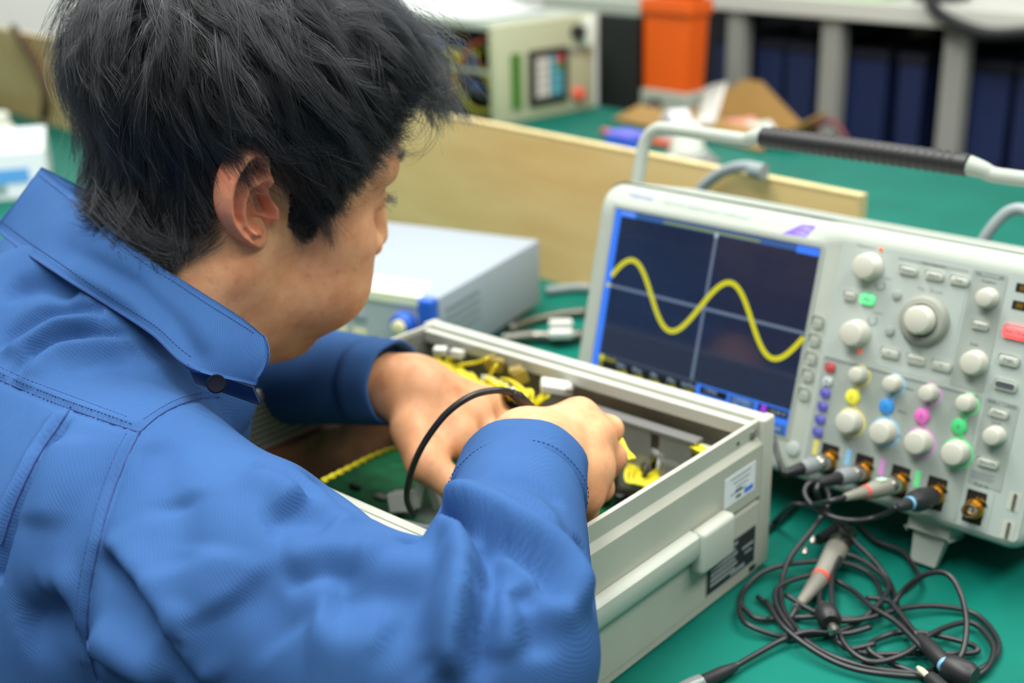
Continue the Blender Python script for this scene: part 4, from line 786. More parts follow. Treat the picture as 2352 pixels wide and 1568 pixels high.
def freckles(m):   # small brown spots of the skin itself
    nt = m.node_tree; b = nt.nodes['Principled BSDF']; l = [x for x in nt.links if x.to_socket == b.inputs['Base Color']][0]; src = l.from_socket; tc = [n for n in nt.nodes if n.type == 'TEX_COORD'][0]
    n = nt.nodes.new('ShaderNodeTexNoise'); n.inputs['Scale'].default_value = 170; n.inputs['Detail'].default_value = 2; nt.links.new(tc.outputs['Object'], n.inputs['Vector']); rp = nt.nodes.new('ShaderNodeMapRange'); rp.inputs[1].default_value = .56; rp.inputs[2].default_value = .80; rp.inputs[4].default_value = .32; nt.links.new(n.outputs['Fac'], rp.inputs[0])
    mx = nt.nodes.new('ShaderNodeMix'); mx.data_type = 'RGBA'; mx.inputs[7].default_value = lin((164, 104, 72)) + (1,); nt.links.new(rp.outputs[0], mx.inputs[0]); nt.links.new(src, mx.inputs[6]); nt.links.new(mx.outputs[2], b.inputs['Base Color'])
freckles(MATS['skin'])
def twill(m):
    nt = m.node_tree; b = nt.nodes['Principled BSDF']; bp = [n for n in nt.nodes if n.type == 'BUMP'][0]; tc = [n for n in nt.nodes if n.type == 'TEX_COORD'][0]
    mp = nt.nodes.new('ShaderNodeMapping'); mp.inputs['Rotation'].default_value = (.4, .7, .5); wv = nt.nodes.new('ShaderNodeTexWave'); wv.inputs['Scale'].default_value = 230; wv.inputs['Distortion'].default_value = .6; wv.inputs['Detail'].default_value = 1
    nt.links.new(tc.outputs['Object'], mp.inputs[0]); nt.links.new(mp.outputs[0], wv.inputs['Vector']); b2 = nt.nodes.new('ShaderNodeBump'); b2.inputs['Strength'].default_value = .22; b2.inputs['Distance'].default_value = .0005
    nt.links.new(wv.outputs['Fac'], b2.inputs['Height']); nt.links.new(bp.outputs[0], b2.inputs['Normal']); nt.links.new(b2.outputs[0], b.inputs['Normal'])
twill(MATS['jacket_cloth'])
HR = np.array([[0.89023, -0.37817, 0.254], [0.37934, 0.92411, 0.04636], [-0.25225, 0.05508, 0.96609]]); HO = np.array([-0.18327, 0.86973, 0.32436])
def _rot(ax, deg):
    return np.array(Matrix.Rotation(math.radians(deg), 3, ax))
_piv = HO + HR @ np.array([0, -.08, 0]); HR = HR @ _rot('Z', 4.) @ _rot('Y', 9.); HS = 1.05; HO = _piv - HR @ np.array([0, -.08, 0])*HS
def hw(x, y, z): return HO + HR @ (np.array([x, y, z])/1000.)*HS
def h2w(P): return HO + HS*(np.asarray(P) @ HR.T)
def w2h(P): return (P - HO) @ HR/HS
NECK0 = np.array([-.022, 0, -.045]); NB = w2h(np.array([-.262, .815, .165]))
def head_sdf(Q):   # head coordinates, metres
    P = Q.copy(); P[:, 1] = np.abs(P[:, 1])   # symmetric
    d = d_ell(P, (-.004, 0, .050), (.096, .077, .080))
    d = smin(d, d_ell(P, (.040, 0, .030), (.056, .066, .062)), .02)          # forehead / temples
    d = smin(d, d_ell(P, (.046, 0, -.030), (.050, .058, .070)), .025)        # mid face
    d = smin(d, d_cone(P, (-.002, .052, -.048), (.060, .022, -.096), .021, .018), .035)   # jaw
    d = smin(d, d_cone(P, (.060, .0, -.096), (.074, .0, -.098), .024, .019), .02)       # chin
    d = smin(d, d_cone(P, (.000, .050, -.02), (-.002, .052, -.05), .020, .018), .02)     # ramus
    d = smin(d, d_ell(P, (.064, .046, -.014), (.026, .021, .020)), .018)     # cheekbone
    d = smin(d, d_cone(P, (.088, .010, .040), (.078, .046, .036), .012, .010), .014)     # brow
    d = smin(d, d_ell(P, (.073, .034, -.050), (.031, .030, .034)), .02)      # cheek fullness
    d = smax(d, -d_ell(P, (.101, .034, .016), (.016, .022, .013)), .016)     # eye socket
    d = smin(d, d_ell(P, (.079, .033, .015), (.0145, .016, .0135)), .005)    # eye ball + lids
    d = smin(d, d_cone(P, (.094, 0, .026), (.112, 0, -.016), .0075, .0095), .012)        # nose
    d = smin(d, d_ell(P, (.103, .012, -.022), (.012, .0085, .009)), .006)    # wings
    d = smin(d, d_ell(P, (.092, 0, -.056), (.014, .026, .018)), .014)        # mouth mound
    d = smin(d, d_ell(P, (.103, 0, -.051), (.006, .022, .0045)), .005); d = smin(d, d_ell(P, (.102, 0, -.061), (.006, .019, .005)), .005)
    return d
def neck_sdf(Q): return d_chain(Q, [np.array([-.02, 0, -.02]), np.array([-.022, 0, -.05])*.6 + NB*.4, NB], [.060, .062, .072], .02)
def full_head(Q): return smin(head_sdf(Q), neck_sdf(Q), .022)
# --- jacket: shoulders, back and both sleeves as one cloth surface
A_ = atd
def hit(fn, u, v, d0=.4, d1=1.5, lev=0.):
    r = ray(u, v); d = d0; k = np.linalg.norm(r)
    for _ in range(80):
        e = float(fn((CAMLOC + r*d)[None])[0]) - lev
        if e < 1e-4: return d
        d += e*.8/k
        if d > d1: return None
    return d
SR = A_(315, 1230, .745); ER = A_(1125, 1495, .635); WR = A_(1198, 1105, .79); MR0 = A_(560, 1365, .695); MR = A_(880, 1515, .648)
SL = SR + np.array([-.135, .335, .03]); EL = A_(590, 852, 1.08); WL = A_(876, 876, 1.01)
CT = np.array([-.345, .815, .115]); LOW = np.array([-.44, .66, -.20])
FR = (WR - ER)/np.linalg.norm(WR - ER); FL = (WL - EL)/np.linalg.norm(WL - EL)
HIP = np.array([-.60, .57, -.17]); CHF0 = A_(508, 918, .85); CHF1 = A_(430, 960, .88)
def jacket_sdf(P):
    d = d_ell(P, CT + np.array([-.028, -.012, 0]), (.105, .155, .125), np.array([[.92, -.38, 0], [.38, .92, 0], [0, 0, 1]]))
    d = smin(d, d_cone(P, CT + np.array([-.0, -.03, -.03]), LOW, .135, .17), .06)
    d = smin(d, d_cone(P, CT + np.array([.03, .0, .055]), SR, .085, .072), .07)
    d = smin(d, d_cone(P, CT + np.array([.03, .03, .06]), SL, .085, .074), .07)
    d = smin(d, d_cone(P, SR + np.array([-.05, .0, -.06]), LOW + np.array([.06, -.06, 0]), .09, .15), .05)
    a = d_chain(P, [SR, MR0, MR, ER], [.076, .069, .056, .052], .03)
    f = smax(d_cone(P, ER, WR + FR*.02, .056, .036), (P - WR) @ FR, .004)
    d = smin(d, smin(a, f, .006), .035)
    e = smax(d_chain(P, [SL, EL, WL + FL*.02], [.074, .046, .033], .02), (P - WL) @ FL, .004)
    d = smin(d, e, .03)
    d = smin(d, d_cone(P, np.array([-.285, .83, .195]), np.array([-.27, .83, .225]), .085, .072), .05)   # collar base
    d = smin(d, d_cone(P, CHF0, CHF1, .024, .045), .02)
    d = smin(d, d_cone(P, CT + np.array([-.04, -.03, -.04]), HIP, .12, .165), .06)
    return d
# --- hands
def hand_sdf(P, wrist, elbow, mcps, fingers, thumb, rw=.026, re_=.036):
    d = d_cone(P, elbow, wrist, re_, rw)
    ax = (wrist - elbow)/np.linalg.norm(wrist - elbow)
    palm = None
    for i, m in enumerate(mcps):
        e = d_cone(P, wrist + ax*.012 + (m - wrist)*.10, m, .019, .0125); palm = e if palm is None else smin(palm, e, .016)
    for i in range(3):
        e = d_cone(P, mcps[i]*.85 + wrist*.15, mcps[i+1]*.85 + wrist*.15, .0125, .0125); palm = smin(palm, e, .010)
    d = smin(d, palm, .02)
    for f in fingers:
        L = len(f); rs = [.0116, .0098, .0088, .0074][:L]
        e = None
        for j in range(L-1):
            c = d_cone(P, f[j], f[j+1], rs[j], rs[j+1]); e = c if e is None else smin(e, c, .003)
        d = smin(d, e, .0035)
    for m, m2 in zip(mcps, fingers):   # tendons over the back of the hand
        w0 = wrist + ax*.02 + np.array([0, 0, .016]); d = smin(d, d_cone(P, m + np.array([0, 0, .0085]), w0*.55 + m*.45 + np.array([0, 0, .008]), .0040, .0028), .007)
    for m in mcps: d = smin(d, d_ell(P, m + np.array([0, 0, .003]), (.0115, .0115, .0115)), .008)   # knuckles
    t = None
    for j in range(len(thumb)-1):
        c = d_cone(P, thumb[j], thumb[j+1], [.017, .0135, .0115, .0090][j], [.017, .0135, .0115, .0090][j+1]); t = c if t is None else smin(t, c, .004)
    d = smin(d, smin(t, d_cone(P, thumb[1], mcps[0], .010, .009), .012), .014)
    return d
def pts(l): return [A_(*q) for q in l]
R_W = A_(1212, 1055, .815)
R_M = pts([(1330, 966, .875), (1368, 1008, .862), (1366, 1080, .852), (1340, 1140, .845)])
R_F = [[R_M[0]] + pts([(1400, 986, .888), (1378, 1045, .920), (1330, 1065, .935)]), [R_M[1]] + pts([(1408, 1050, .870), (1378, 1100, .900), (1335, 1112, .915)]), [R_M[2]] + pts([(1378, 1120, .868), (1350, 1152, .888), (1310, 1155, .90)]), [R_M[3]] + pts([(1342, 1168, .862), (1312, 1182, .876), (1280, 1182, .886)])]
R_T = pts([(1195, 1010, .835), (1222, 985, .878), (1262, 1000, .912), (1300, 1040, .930)])
L_W = A_(925, 893, 1.005)
L_M = pts([(1052, 1000, .985), (1092, 960, 1.008), (1112, 938, 1.032), (1118, 930, 1.055)])
L_F = [[L_M[0]] + pts([(1105, 1070, .985), (1098, 1120, 1.01), (1088, 1150, 1.03)]), [L_M[1]] + pts([(1145, 1010, 1.0), (1150, 1065, 1.03), (1135, 1100, 1.05)]), [L_M[2]] + pts([(1160, 985, 1.03), (1168, 1030, 1.055), (1150, 1060, 1.07)]), [L_M[3]] + pts([(1160, 965, 1.06), (1168, 1000, 1.08), (1155, 1030, 1.09)])]
L_T = pts([(945, 985, .975), (975, 1062, .955), (1035, 1108, .952), (1072, 1150, .965)])
def rhand_sdf(P): return hand_sdf(P, R_W, ER*.35 + WR*.65, R_M, R_F, R_T)
def lhand_sdf(P): return hand_sdf(P, L_W, EL*.35 + WL*.65, L_M, L_F, L_T, .0265, .029)
def bounds(l, m): l = np.array(l); return l.min(0) - m, l.max(0) + m
# --- ear: relief laid out on the plane of the ear, rolled over the rim to the back
def build_ear():
    p0 = CAMLOC + ray(622, 478)*hit(lambda P: HS*full_head(w2h(P)), 622, 478)
    n = -HR[:, 1]*math.cos(math.radians(24)) + HR[:, 0]*math.sin(math.radians(24)); p0 = p0 + n*.002
    out = spline(np.array([(606, 340), (588, 331), (566, 332), (544, 347), (523, 376), (508, 410), (502, 445), (503, 480), (512, 510), (530, 537), (550, 553), (572, 568), (590, 574), (604, 565), (611, 545), (616, 522), (626, 500), (630, 478), (624, 455), (616, 430), (610, 405), (607, 380), (607, 358)], float), 5, True)
    c = np.array([572., 462.]); ang = np.arctan2(out[:, 1] - c[1], out[:, 0] - c[0]); rad = np.hypot(*(out - c).T); o = np.argsort(ang); NT = 150
    th = np.linspace(-np.pi, np.pi, NT, endpoint=False); rr = np.interp(th, ang[o], rad[o], period=2*np.pi)
    def pl(q, P, amp, w):
        P = np.array(P, float); d = np.full(len(q), 1e9)
        for a, b in zip(P[:-1], P[1:]):
            ab = b - a; t = np.clip(((q - a) @ ab)/(ab @ ab), 0, 1); d = np.minimum(d, np.linalg.norm(q - a - t[:, None]*ab, axis=1))
        return amp*np.exp(-(d/w)**2)
    def height(q):
        h = pl(q, [(603, 420), (598, 356), (586, 346), (567, 348), (550, 360), (534, 385), (520, 415), (514, 447), (515, 480), (523, 506), (540, 532), (560, 548)], 5.5, 11)
        h += pl(q, [(598, 402), (577, 410), (558, 428), (549, 455), (546, 485), (552, 510), (566, 527)], 4.5, 9); h += pl(q, [(575, 412), (568, 392), (566, 380)], 2.0, 8)
        h += pl(q, [(533, 440), (530, 470), (535, 500)], -2.2, 7) + pl(q, [(586, 380), (560, 392), (545, 412)], -2.0, 9)
        h += pl(q, [(583, 448), (580, 480), (584, 505)], -7.5, 17) + pl(q, [(600, 430), (588, 438)], -3.5, 10); h += pl(q, [(602, 460), (604, 482)], -13, 8)
        h += pl(q, [(619, 470), (621, 495)], 6.0, 9) + pl(q, [(570, 524), (584, 528)], 4.5, 9) + pl(q, [(600, 505), (602, 522)], -4, 6); h += pl(q, [(586, 552), (580, 560)], 3.5, 17) + pl(q, [(575, 440), (600, 444)], 2.2, 4)
        return h
    V = []; rows = []
    def put(q, h): return onplane(q[0], q[1], p0, n) + n*h/1000.
    NR = 34
    for k in range(1, NR + 1):
        f = k/NR; f = 1 - (1 - f)**1.25; q = c + np.c_[np.cos(th), np.sin(th)]*(rr*f)[:, None]; h = height(q) + 3.0
        edge = np.clip((f - .86)/.14, 0, 1); h = h*(1 - .45*edge**2) - 2.2*edge**2
        V += [put(a, b) for a, b in zip(q, h)]
    for f, hh in ((1.004, -1.5), (.995, -4), (.96, -6.5), (.88, -8.5), (.76, -12), (.62, -18), (.5, -26)):
        q = c + np.array([6, 0]) + np.c_[np.cos(th), np.sin(th)]*(rr*f)[:, None]*np.array([1, 1]) - np.array([6, 0])*min(1, f); V += [put(a, hh) for a in q]
    V.append(put(c, float(height(c[None])[0]) + 3.0)); V = np.array(V); R_ = NR + 7; ci = len(V) - 1
    F = [(j*NT+k, j*NT+(k+1) % NT, (j+1)*NT+(k+1) % NT, (j+1)*NT+k) for j in range(R_-1) for k in range(NT)] + [(ci, ci, (k+1) % NT, k) for k in range(NT)]
    F = [f if f[0] != f[1] else (f[0], f[2], f[3]) for f in F]
    return V, F
# mirrored copy for the far ear
def mirror_head(V): q = w2h(V); q[:, 1] *= -1; return h2w(q)
person = empty('person', loc=(-.40, .75, -.30)); PINV = Matrix.Translation((.40, -.75, .30))
tag(person, 'person in a blue work jacket bending over the open case with both hands inside', 'person')
def under(o, par): o.parent = par; o.matrix_parent_inverse = par.matrix_world.inverted() if par is not person else PINV; return o
def tri_all(F): return [tuple(f) for f in F]
BV_, BF_ = [], []
def add_body(V, F):
    n = sum(len(v) for v in BV_); BV_.append(np.asarray(V)); BF_.extend([tuple(int(i) + n for i in f) for f in F])
hv, hf = sdf_mesh(full_head, (-.22, -.13, -.25), (.14, .13, .15), .0024); add_body(h2w(hv), hf)
ev, ef = build_ear(); add_body(ev, ef); add_body(mirror_head(ev), [f[::-1] for f in ef])
lo, hi = bounds([R_W, ER*.35 + WR*.65] + R_M + sum(R_F, []) + R_T, .045); rv, rf = sdf_mesh(rhand_sdf, lo, hi, .0016, 3); add_body(rv, rf)
lo, hi = bounds([L_W, EL*.35 + WL*.65] + L_M + sum(L_F, []) + L_T, .045); lv, lf = sdf_mesh(lhand_sdf, lo, hi, .002, 3); add_body(lv, lf)
iv, if_ = sdf_mesh(lambda P: jacket_sdf(P) + .027, (-.75, .40, -.30), (.06, 1.30, .30), .011, 2); add_body(iv, if_)
body = raw('body', np.concatenate(BV_), BF_, MATS['skin'], smooth=True); under(body, person); body.data.materials.append(MATS['skin_ear'])
mi = np.zeros(len(BF_), np.int32); mi[len(hf):len(hf) + 2*len(ef)] = 1; body.data.polygons.foreach_set('material_index', mi)
# --- jacket cloth with its folds
jv, jf = sdf_mesh(jacket_sdf, (-.62, .42, -.16), (.09, 1.20, .34), .0029, 3)
def poly_dist(V, P):
    d = np.full(len(V), 1e9); tt = np.zeros(len(V)); L = np.r_[0, np.cumsum(np.linalg.norm(np.diff(P, axis=0), axis=1))]
    for i in range(len(P)-1):
        a, b = P[i], P[i+1]; ab = b - a; t = np.clip(((V - a) @ ab)/(ab @ ab + 1e-12), 0, 1); e = np.linalg.norm(V - a - t[:, None]*ab, axis=1); m = e < d
        d[m] = e[m]; tt[m] = (L[i] + t[m]*(L[i+1] - L[i]))/L[-1]
    return d, tt
bvh0 = BVHTree.FromPolygons([Vector(v) for v in jv.tolist()], jf.tolist())
def cast(bv, u, v):
    r = ray(u, v); h = bv.ray_cast(Vector(CAMLOC.tolist()), Vector((r/np.linalg.norm(r)).tolist())); return None if h[0] is None else np.array(h[0])
def lift(px, per=6):
    P = [cast(bvh0, u, v) for u, v in spline(np.array(px, float), per)]; return np.array([p for p in P if p is not None])
def stroke(px, amp, w_, t0=.18, t1=.18):
    global jv
    P = lift(px); lo_, hi_ = P.min(0) - 3.2*w_, P.max(0) + 3.2*w_; m = np.all((jv > lo_) & (jv < hi_), axis=1); I = np.where(m)[0]; d, t = poly_dist(jv[I], P)
    tp = np.clip(np.minimum(t/max(t0, 1e-3), 1), 0, 1)*np.clip(np.minimum((1 - t)/max(t1, 1e-3), 1), 0, 1); tp = tp*tp*(3 - 2*tp); tp = np.where((t0 <= 0) & (t <= .5), 1, tp)
    jv[I] += JN[I]*(amp*np.exp(-(d/w_)**2)*tp)[:, None]
JN = vnormals(jv, jf)
FOLDS = [  # photo path, height, width: ridges (+) and valleys (-) of the cloth
 ([(1040, 1250), (1140, 1230), (1217, 1262), (1259, 1310), (1276, 1375), (1280, 1470)], .006, .011), ([(1110, 1330), (1150, 1420), (1165, 1520)], .004, .012), ([(1200, 1330), (1225, 1420), (1225, 1520)], -.005, .010), ([(1150, 1280), (1195, 1335), (1218, 1400)], -.004, .008),
 ([(1100, 1115), (1160, 1100), (1240, 1118), (1300, 1170)], -.003, .006), ([(1080, 1140), (1150, 1128), (1230, 1160), (1300, 1235)], .003, .007), ([(1325, 1225), (1345, 1290), (1338, 1400)], -.005, .007),
 ([(735, 1395), (820, 1372), (910, 1360), (1000, 1375)], -.007, .016), ([(800, 1290), (900, 1305), (1010, 1312)], .005, .014), ([(700, 1090), (760, 1110), (830, 1180)], -.005, .010), ([(600, 1200), (680, 1185), (770, 1215)], -.006, .012), ([(600, 1150), (700, 1160), (800, 1220)], .004, .014),
 ([(225, 1270), (262, 1330), (320, 1400), (380, 1470)], -.004, .014), ([(225, 1440), (300, 1490), (380, 1545)], .006, .010), ([(420, 1380), (400, 1440), (395, 1500)], .003, .010),
 ([(40, 1450), (100, 1430), (165, 1400)], -.010, .014), ([(90, 1370), (140, 1350), (185, 1340)], .004, .012), ([(350, 1010), (375, 1080), (385, 1180)], -.003, .012), ([(420, 1120), (400, 1220), (410, 1320)], -.005, .016), ([(500, 1250), (470, 1340), (500, 1420)], .004, .018), ([(560, 1330), (620, 1400), (660, 1480)], -.004, .016), ([(700, 1440), (800, 1450), (900, 1430)], .004, .016), ([(880, 1440), (960, 1480), (1010, 1540)], -.004, .014),
 ([(0, 790), (60, 745), (130, 712), (200, 712)], -.005, .007), ([(60, 820), (130, 765), (210, 762)], -.005, .007), ([(0, 669), (104, 640), (190, 668)], -.009, .010), ([(140, 860), (220, 840), (300, 835)], -.003, .010), ([(330, 860), (400, 850), (460, 880)], .004, .012), ([(160, 1000), (120, 1100), (90, 1220)], .004, .014),
]
def fold(px, amp, w_, side, t0=.15, t1=.15):
    "a cloth roll: rounded on one side, dropping into a sharp valley on the other (side +1: the valley lies clockwise of the path in the photo)"
    P = lift(px); lo_, hi_ = P.min(0) - 3*w_, P.max(0) + 3*w_; I = np.where(np.all((jv > lo_) & (jv < hi_), axis=1))[0]; d, t = poly_dist(jv[I], P)
    pp = w2p(P); L = np.r_[0, np.cumsum(np.linalg.norm(np.diff(P, axis=0), axis=1))]; L = L/L[-1]; q = w2p(jv[I]); c = np.stack([np.interp(t, L, pp[:, k]) for k in (0, 1)], 1)
    c2 = np.stack([np.interp(np.clip(t + .02, 0, 1), L, pp[:, k]) for k in (0, 1)], 1); c1 = np.stack([np.interp(np.clip(t - .02, 0, 1), L, pp[:, k]) for k in (0, 1)], 1); tg = c2 - c1
    sg = np.sign(tg[:, 0]*(q[:, 1] - c[:, 1]) - tg[:, 1]*(q[:, 0] - c[:, 0]))*side; s = d*sg
    h = np.where(s < 0, np.exp(-(s/w_)**2), np.exp(-(s/(w_*.38))**2) - .9*np.exp(-((s - w_*.75)/(w_*.38))**2))
    tp = np.clip(t/t0, 0, 1)*np.clip((1 - t)/t1, 0, 1); tp = tp*tp*(3 - 2*tp); jv[I] += JN[I]*(1.5*amp*h*tp)[:, None]
for px, amp, w_, sd in (
 ([(1020, 1165), (1060, 1160), (1127, 1188), (1225, 1250), (1285, 1310), (1315, 1370), (1328, 1430)], .010, .016, 1),
 ([(960, 1262), (1000, 1242), (1045, 1240), (1072, 1272), (1078, 1320), (1064, 1410), (1046, 1530), (1040, 1580)], .010, .014, -1),
 ([(240, 1225), (274, 1280), (343, 1363), (406, 1451), (450, 1520)], .005, .012, 1), ([(205, 1465), (260, 1500), (320, 1530), (400, 1568)], .007, .013, 1), ([(395, 1440), (430, 1500), (490, 1575)], .004, .011, 1),
 ([(0, 822), (70, 772), (124, 738), (190, 732), (235, 742)], .005, .010, -1), ([(45, 885), (90, 832), (140, 800), (232, 789), (315, 792)], .005, .010, -1), ([(640, 1290), (720, 1275), (800, 1270), (860, 1300)], .004, .016, 1), ([(560, 1085), (640, 1110), (700, 1160)], .004, .013, -1)): fold(px, amp, w_, sd)
for px, amp, w_ in FOLDS: stroke(px, amp*1.35, w_)
jv = lap(jv, jf, 3); stroke([(1082, 1290), (1082, 1340), (1072, 1420), (1058, 1530)], -.012, .0055, .3, .2); stroke([(1110, 1218), (1190, 1250), (1245, 1300), (1285, 1370)], -.006, .006, .3, .3)
JN = vnormals(jv, jf)
SEAMS = [[(-15, 866), (65, 900), (160, 938), (240, 966), (320, 992)], [(320, 992), (362, 956), (410, 930), (460, 915), (505, 912)], [(320, 992), (288, 1055), (252, 1150), (226, 1250), (206, 1350), (199, 1450), (212, 1530), (230, 1575)]]
for px in SEAMS: stroke(px, -.0022, .0026, 0.02, 0.02)
stroke([(-15, 852), (65, 886), (160, 924), (240, 952), (316, 976)], .0016, .0035, .02, .02); stroke([(306, 985), (274, 1050), (238, 1148), (212, 1250), (192, 1350), (185, 1450), (198, 1530)], .0016, .0035, .02, .02)
stroke([(166, 935), (130, 985), (98, 1030), (62, 1098), (30, 1170), (4, 1250), (-20, 1330)], -.010, .0045, .25, .0); stroke([(150, 935), (110, 990), (80, 1035), (40, 1110), (8, 1180), (-20, 1250)], .004, .006, .1, .0)
for px in ([(202, 676), (214, 705), (216, 735)], [(232, 684), (242, 712), (240, 738)], [(244, 752), (262, 770), (262, 792)], [(300, 790), (322, 810), (345, 838)]): stroke(px, .0012, .002, .05, .05)
for i in range(60):   # soft wrinkling all over
    u = random.uniform(20, 900); v = random.uniform(1000, 1560); a = random.uniform(-.9, .9) + (.4 if u > 700 else 1.0); L = random.uniform(40, 120)
    pp = [(u - L*math.cos(a), v - L*math.sin(a)), (u + random.uniform(-12, 12), v + random.uniform(-12, 12)), (u + L*math.cos(a), v + L*math.sin(a))]
    if all(cast(bvh0, *q) is not None for q in pp): stroke(pp, random.uniform(-.0016, .0016), random.uniform(.007, .014), .4, .4)
jacket = npmesh('jacket', jv, jf, 'jacket_cloth'); under(jacket, person); jacket['label'] = 'blue cotton work jacket'
# the rest of the jacket (left side and hem, out of the picture), trousers, shoes and stool
lv_, lf_ = sdf_mesh(lambda P: smax(jacket_sdf(P), -.36 - P[:, 2], .01), (-.86, .30, -.40), (.02, 1.34, .30), .010, 2); cen = lv_[lf_].mean(1); keep = (cen[:, 2] < -.150) | (cen[:, 0] < -.610) | (cen[:, 1] > 1.19); hem = npmesh('jacket_hem', lv_, lf_[keep], 'jacket_cloth'); under(hem, jacket)
mat('trouser_navy', (34, 44, 72), .85); mat('shoe_black', (26, 26, 28), .5); mat('stool_vinyl', (40, 42, 46), .5)
FW = np.array([.86, .51, 0]); RT = np.array([.51, -.86, 0]); H0 = HIP + np.array([0, 0, -.02])
def legs_sdf(P):
    d = d_ell(P, H0, (.15, .15, .12))
    for s in (-1, 1):
        h_ = H0 + RT*.09*s; k_ = h_ + FW*.40 + RT*.05*s + np.array([0, 0, -.01]); a_ = k_ + np.array([0, 0, -.44]) + FW*.04
        d = smin(d, d_chain(P, [h_, k_, a_], [.095, .070, .050], .02), .03)
    return d
tv, tf = sdf_mesh(legs_sdf, H0 - np.array([.25, .30, .56]), H0 + np.array([.60, .50, .16]), .012, 2); under(npmesh('trousers', tv, tf, 'trouser_navy'), person)
for s in (-1, 1):
    a_ = H0 + RT*.14*s + FW*.44; a_[2] = -.70
    def shoe_sdf(P): return smax(smin(d_ell(P, a_ + FW*.05, (.125, .048, .05), np.array([FW, RT, [0, 0, 1]]).T), d_cone(P, a_, a_ + np.array([0, 0, .06]), .045, .045), .03), -.7385 - P[:, 2], .004)
    sv_, sf_ = sdf_mesh(shoe_sdf, a_ - np.array([.16, .16, .06]), a_ + np.array([.22, .22, .13]), .009, 2); under(npmesh('shoe', sv_, sf_, 'shoe_black'), person)
stl = tag(empty('stool', loc=(H0[0] - .02, H0[1] - .02, -.739)), 'round black work stool under the seated person', 'stool')
zs_ = H0[2] - .125 + .739; MB().lathe([(.15, zs_ - .05), (.165, zs_ - .03), (.165, zs_ - .01), (.15, zs_)], n=28).build('seat', 'stool_vinyl', stl, 40); MB().lathe([(.025, .05), (.025, zs_ - .0502)], n=16).build('column', 'steel_grey', stl, 40)
for k in range(5): a = k*2*math.pi/5; MB().tube([(0, 0, .06), (.24*math.cos(a), .24*math.sin(a), .022)], .016, 8).build('leg', 'steel_grey', stl); MB().lathe([(.02, 0.0005), (.02, .03)], (.24*math.cos(a), .24*math.sin(a), 0), n=12).build('caster', 'bezel_black', stl)
jbvh = BVHTree.FromPolygons([Vector(v) for v in jv.tolist()], jf.tolist())
def jray(u, v, off=0.):
    r = ray(u, v); h = jbvh.ray_cast(Vector(CAMLOC.tolist()), Vector((r/np.linalg.norm(r)).tolist()))
    return None if h[0] is None else np.array(h[0]) + np.array(h[1])*off
mat('thread', (36, 66, 124), .8); mat('thread_light', (66, 104, 162), .8); mat('cloth_inner', (30, 52, 92), .9); mat('button_navy', (10, 14, 26), .8, spec=.1)
def seam_line(name, px, r, m, off, per=12, dash=False):
    P = [jray(u, v, off) for u, v in spline(np.array(px, float), per)]; P = np.array([p for p in P if p is not None]); b = MB()
    if dash:
        L = np.r_[0, np.cumsum(np.linalg.norm(np.diff(P, axis=0), axis=1))]; s = 0
        while s < L[-1] - .002:
            Q = np.array([[np.interp(s + k*.0009, L, P[:, i]) for i in range(3)] for k in range(3)]); b.tube(Q, r, 5); s += .0030
    else: b.tube(P, r, 6)
    return under(b.build(name, m, None, 60), jacket)
for px in SEAMS: seam_line('seam', px, .0006, 'thread', -.0001)
for px in ([(-10, 838), (65, 872), (160, 908), (240, 938), (300, 960)], [(330, 962), (370, 936), (415, 914), (470, 900)], [(292, 990), (262, 1050), (226, 1148), (200, 1250), (180, 1350), (174, 1450), (188, 1530)], [(-10, 852), (65, 885), (160, 922), (240, 950), (306, 974)]):
    seam_line('stitching', px, .00028, 'thread', .0001, dash=True)
for px in ([(202, 676), (214, 705), (216, 735)], [(232, 684), (242, 712), (240, 738)], [(244, 752), (262, 770), (262, 792)], [(300, 790), (322, 810), (345, 838)], [(340, 800), (390, 840), (440, 880), (480, 905)]): seam_line('stitching', px, .0003, 'thread_light', .0001, dash=True)
seam_line('pleat_edge', [(164, 934), (128, 985), (96, 1030), (60, 1098), (28, 1170), (2, 1250)], .0007, 'thread', .0002)
# --- collar: a turned-down band round the neck with a rounded point
def skin_d(u, v): return hit(lambda P: HS*full_head(w2h(P)), u, v)
ctop = np.array([(95, 383), (150, 428), (230, 498), (330, 585), (450, 662), (552, 727), (606, 772)], float); cbot = np.array([(-12, 526), (55, 578), (150, 640), (250, 702), (350, 768), (440, 846), (588, 884)], float)
dtop = np.array([.925, .893, .862, .83, .797, .765, .742]); dbot = np.array([.905, .872, .838, .806, .778, .757, .742])
NSx, NTx = 72, 16
def res_(P, n): Q = spline(P, 20); L = np.r_[0, np.cumsum(np.linalg.norm(np.diff(Q, axis=0), axis=1))]; return np.array([[np.interp(s, L, Q[:, i]) for i in range(Q.shape[1])] for s in np.linspace(0, L[-1], n)])
Tt = res_(np.c_[ctop, dtop*1000], NSx); Bt = res_(np.c_[cbot, dbot*1000], NSx)
for i in range(NSx):
    dj = hit(jacket_sdf, *Bt[i, :2]); s = i/(NSx-1)
    if dj: Bt[i, 2] = min(Bt[i, 2], dj*1000 - 3) if s < .8 else Bt[i, 2]
    ds = skin_d(*Tt[i, :2])
    if ds: Tt[i, 2] = min(Tt[i, 2], ds*1000 - 7)
ker = np.ones(9)/9
for A in (Tt, Bt): A[:, 2] = np.convolve(np.pad(A[:, 2], 4, mode='edge'), ker, 'valid')
G = np.zeros((NSx, NTx, 3))
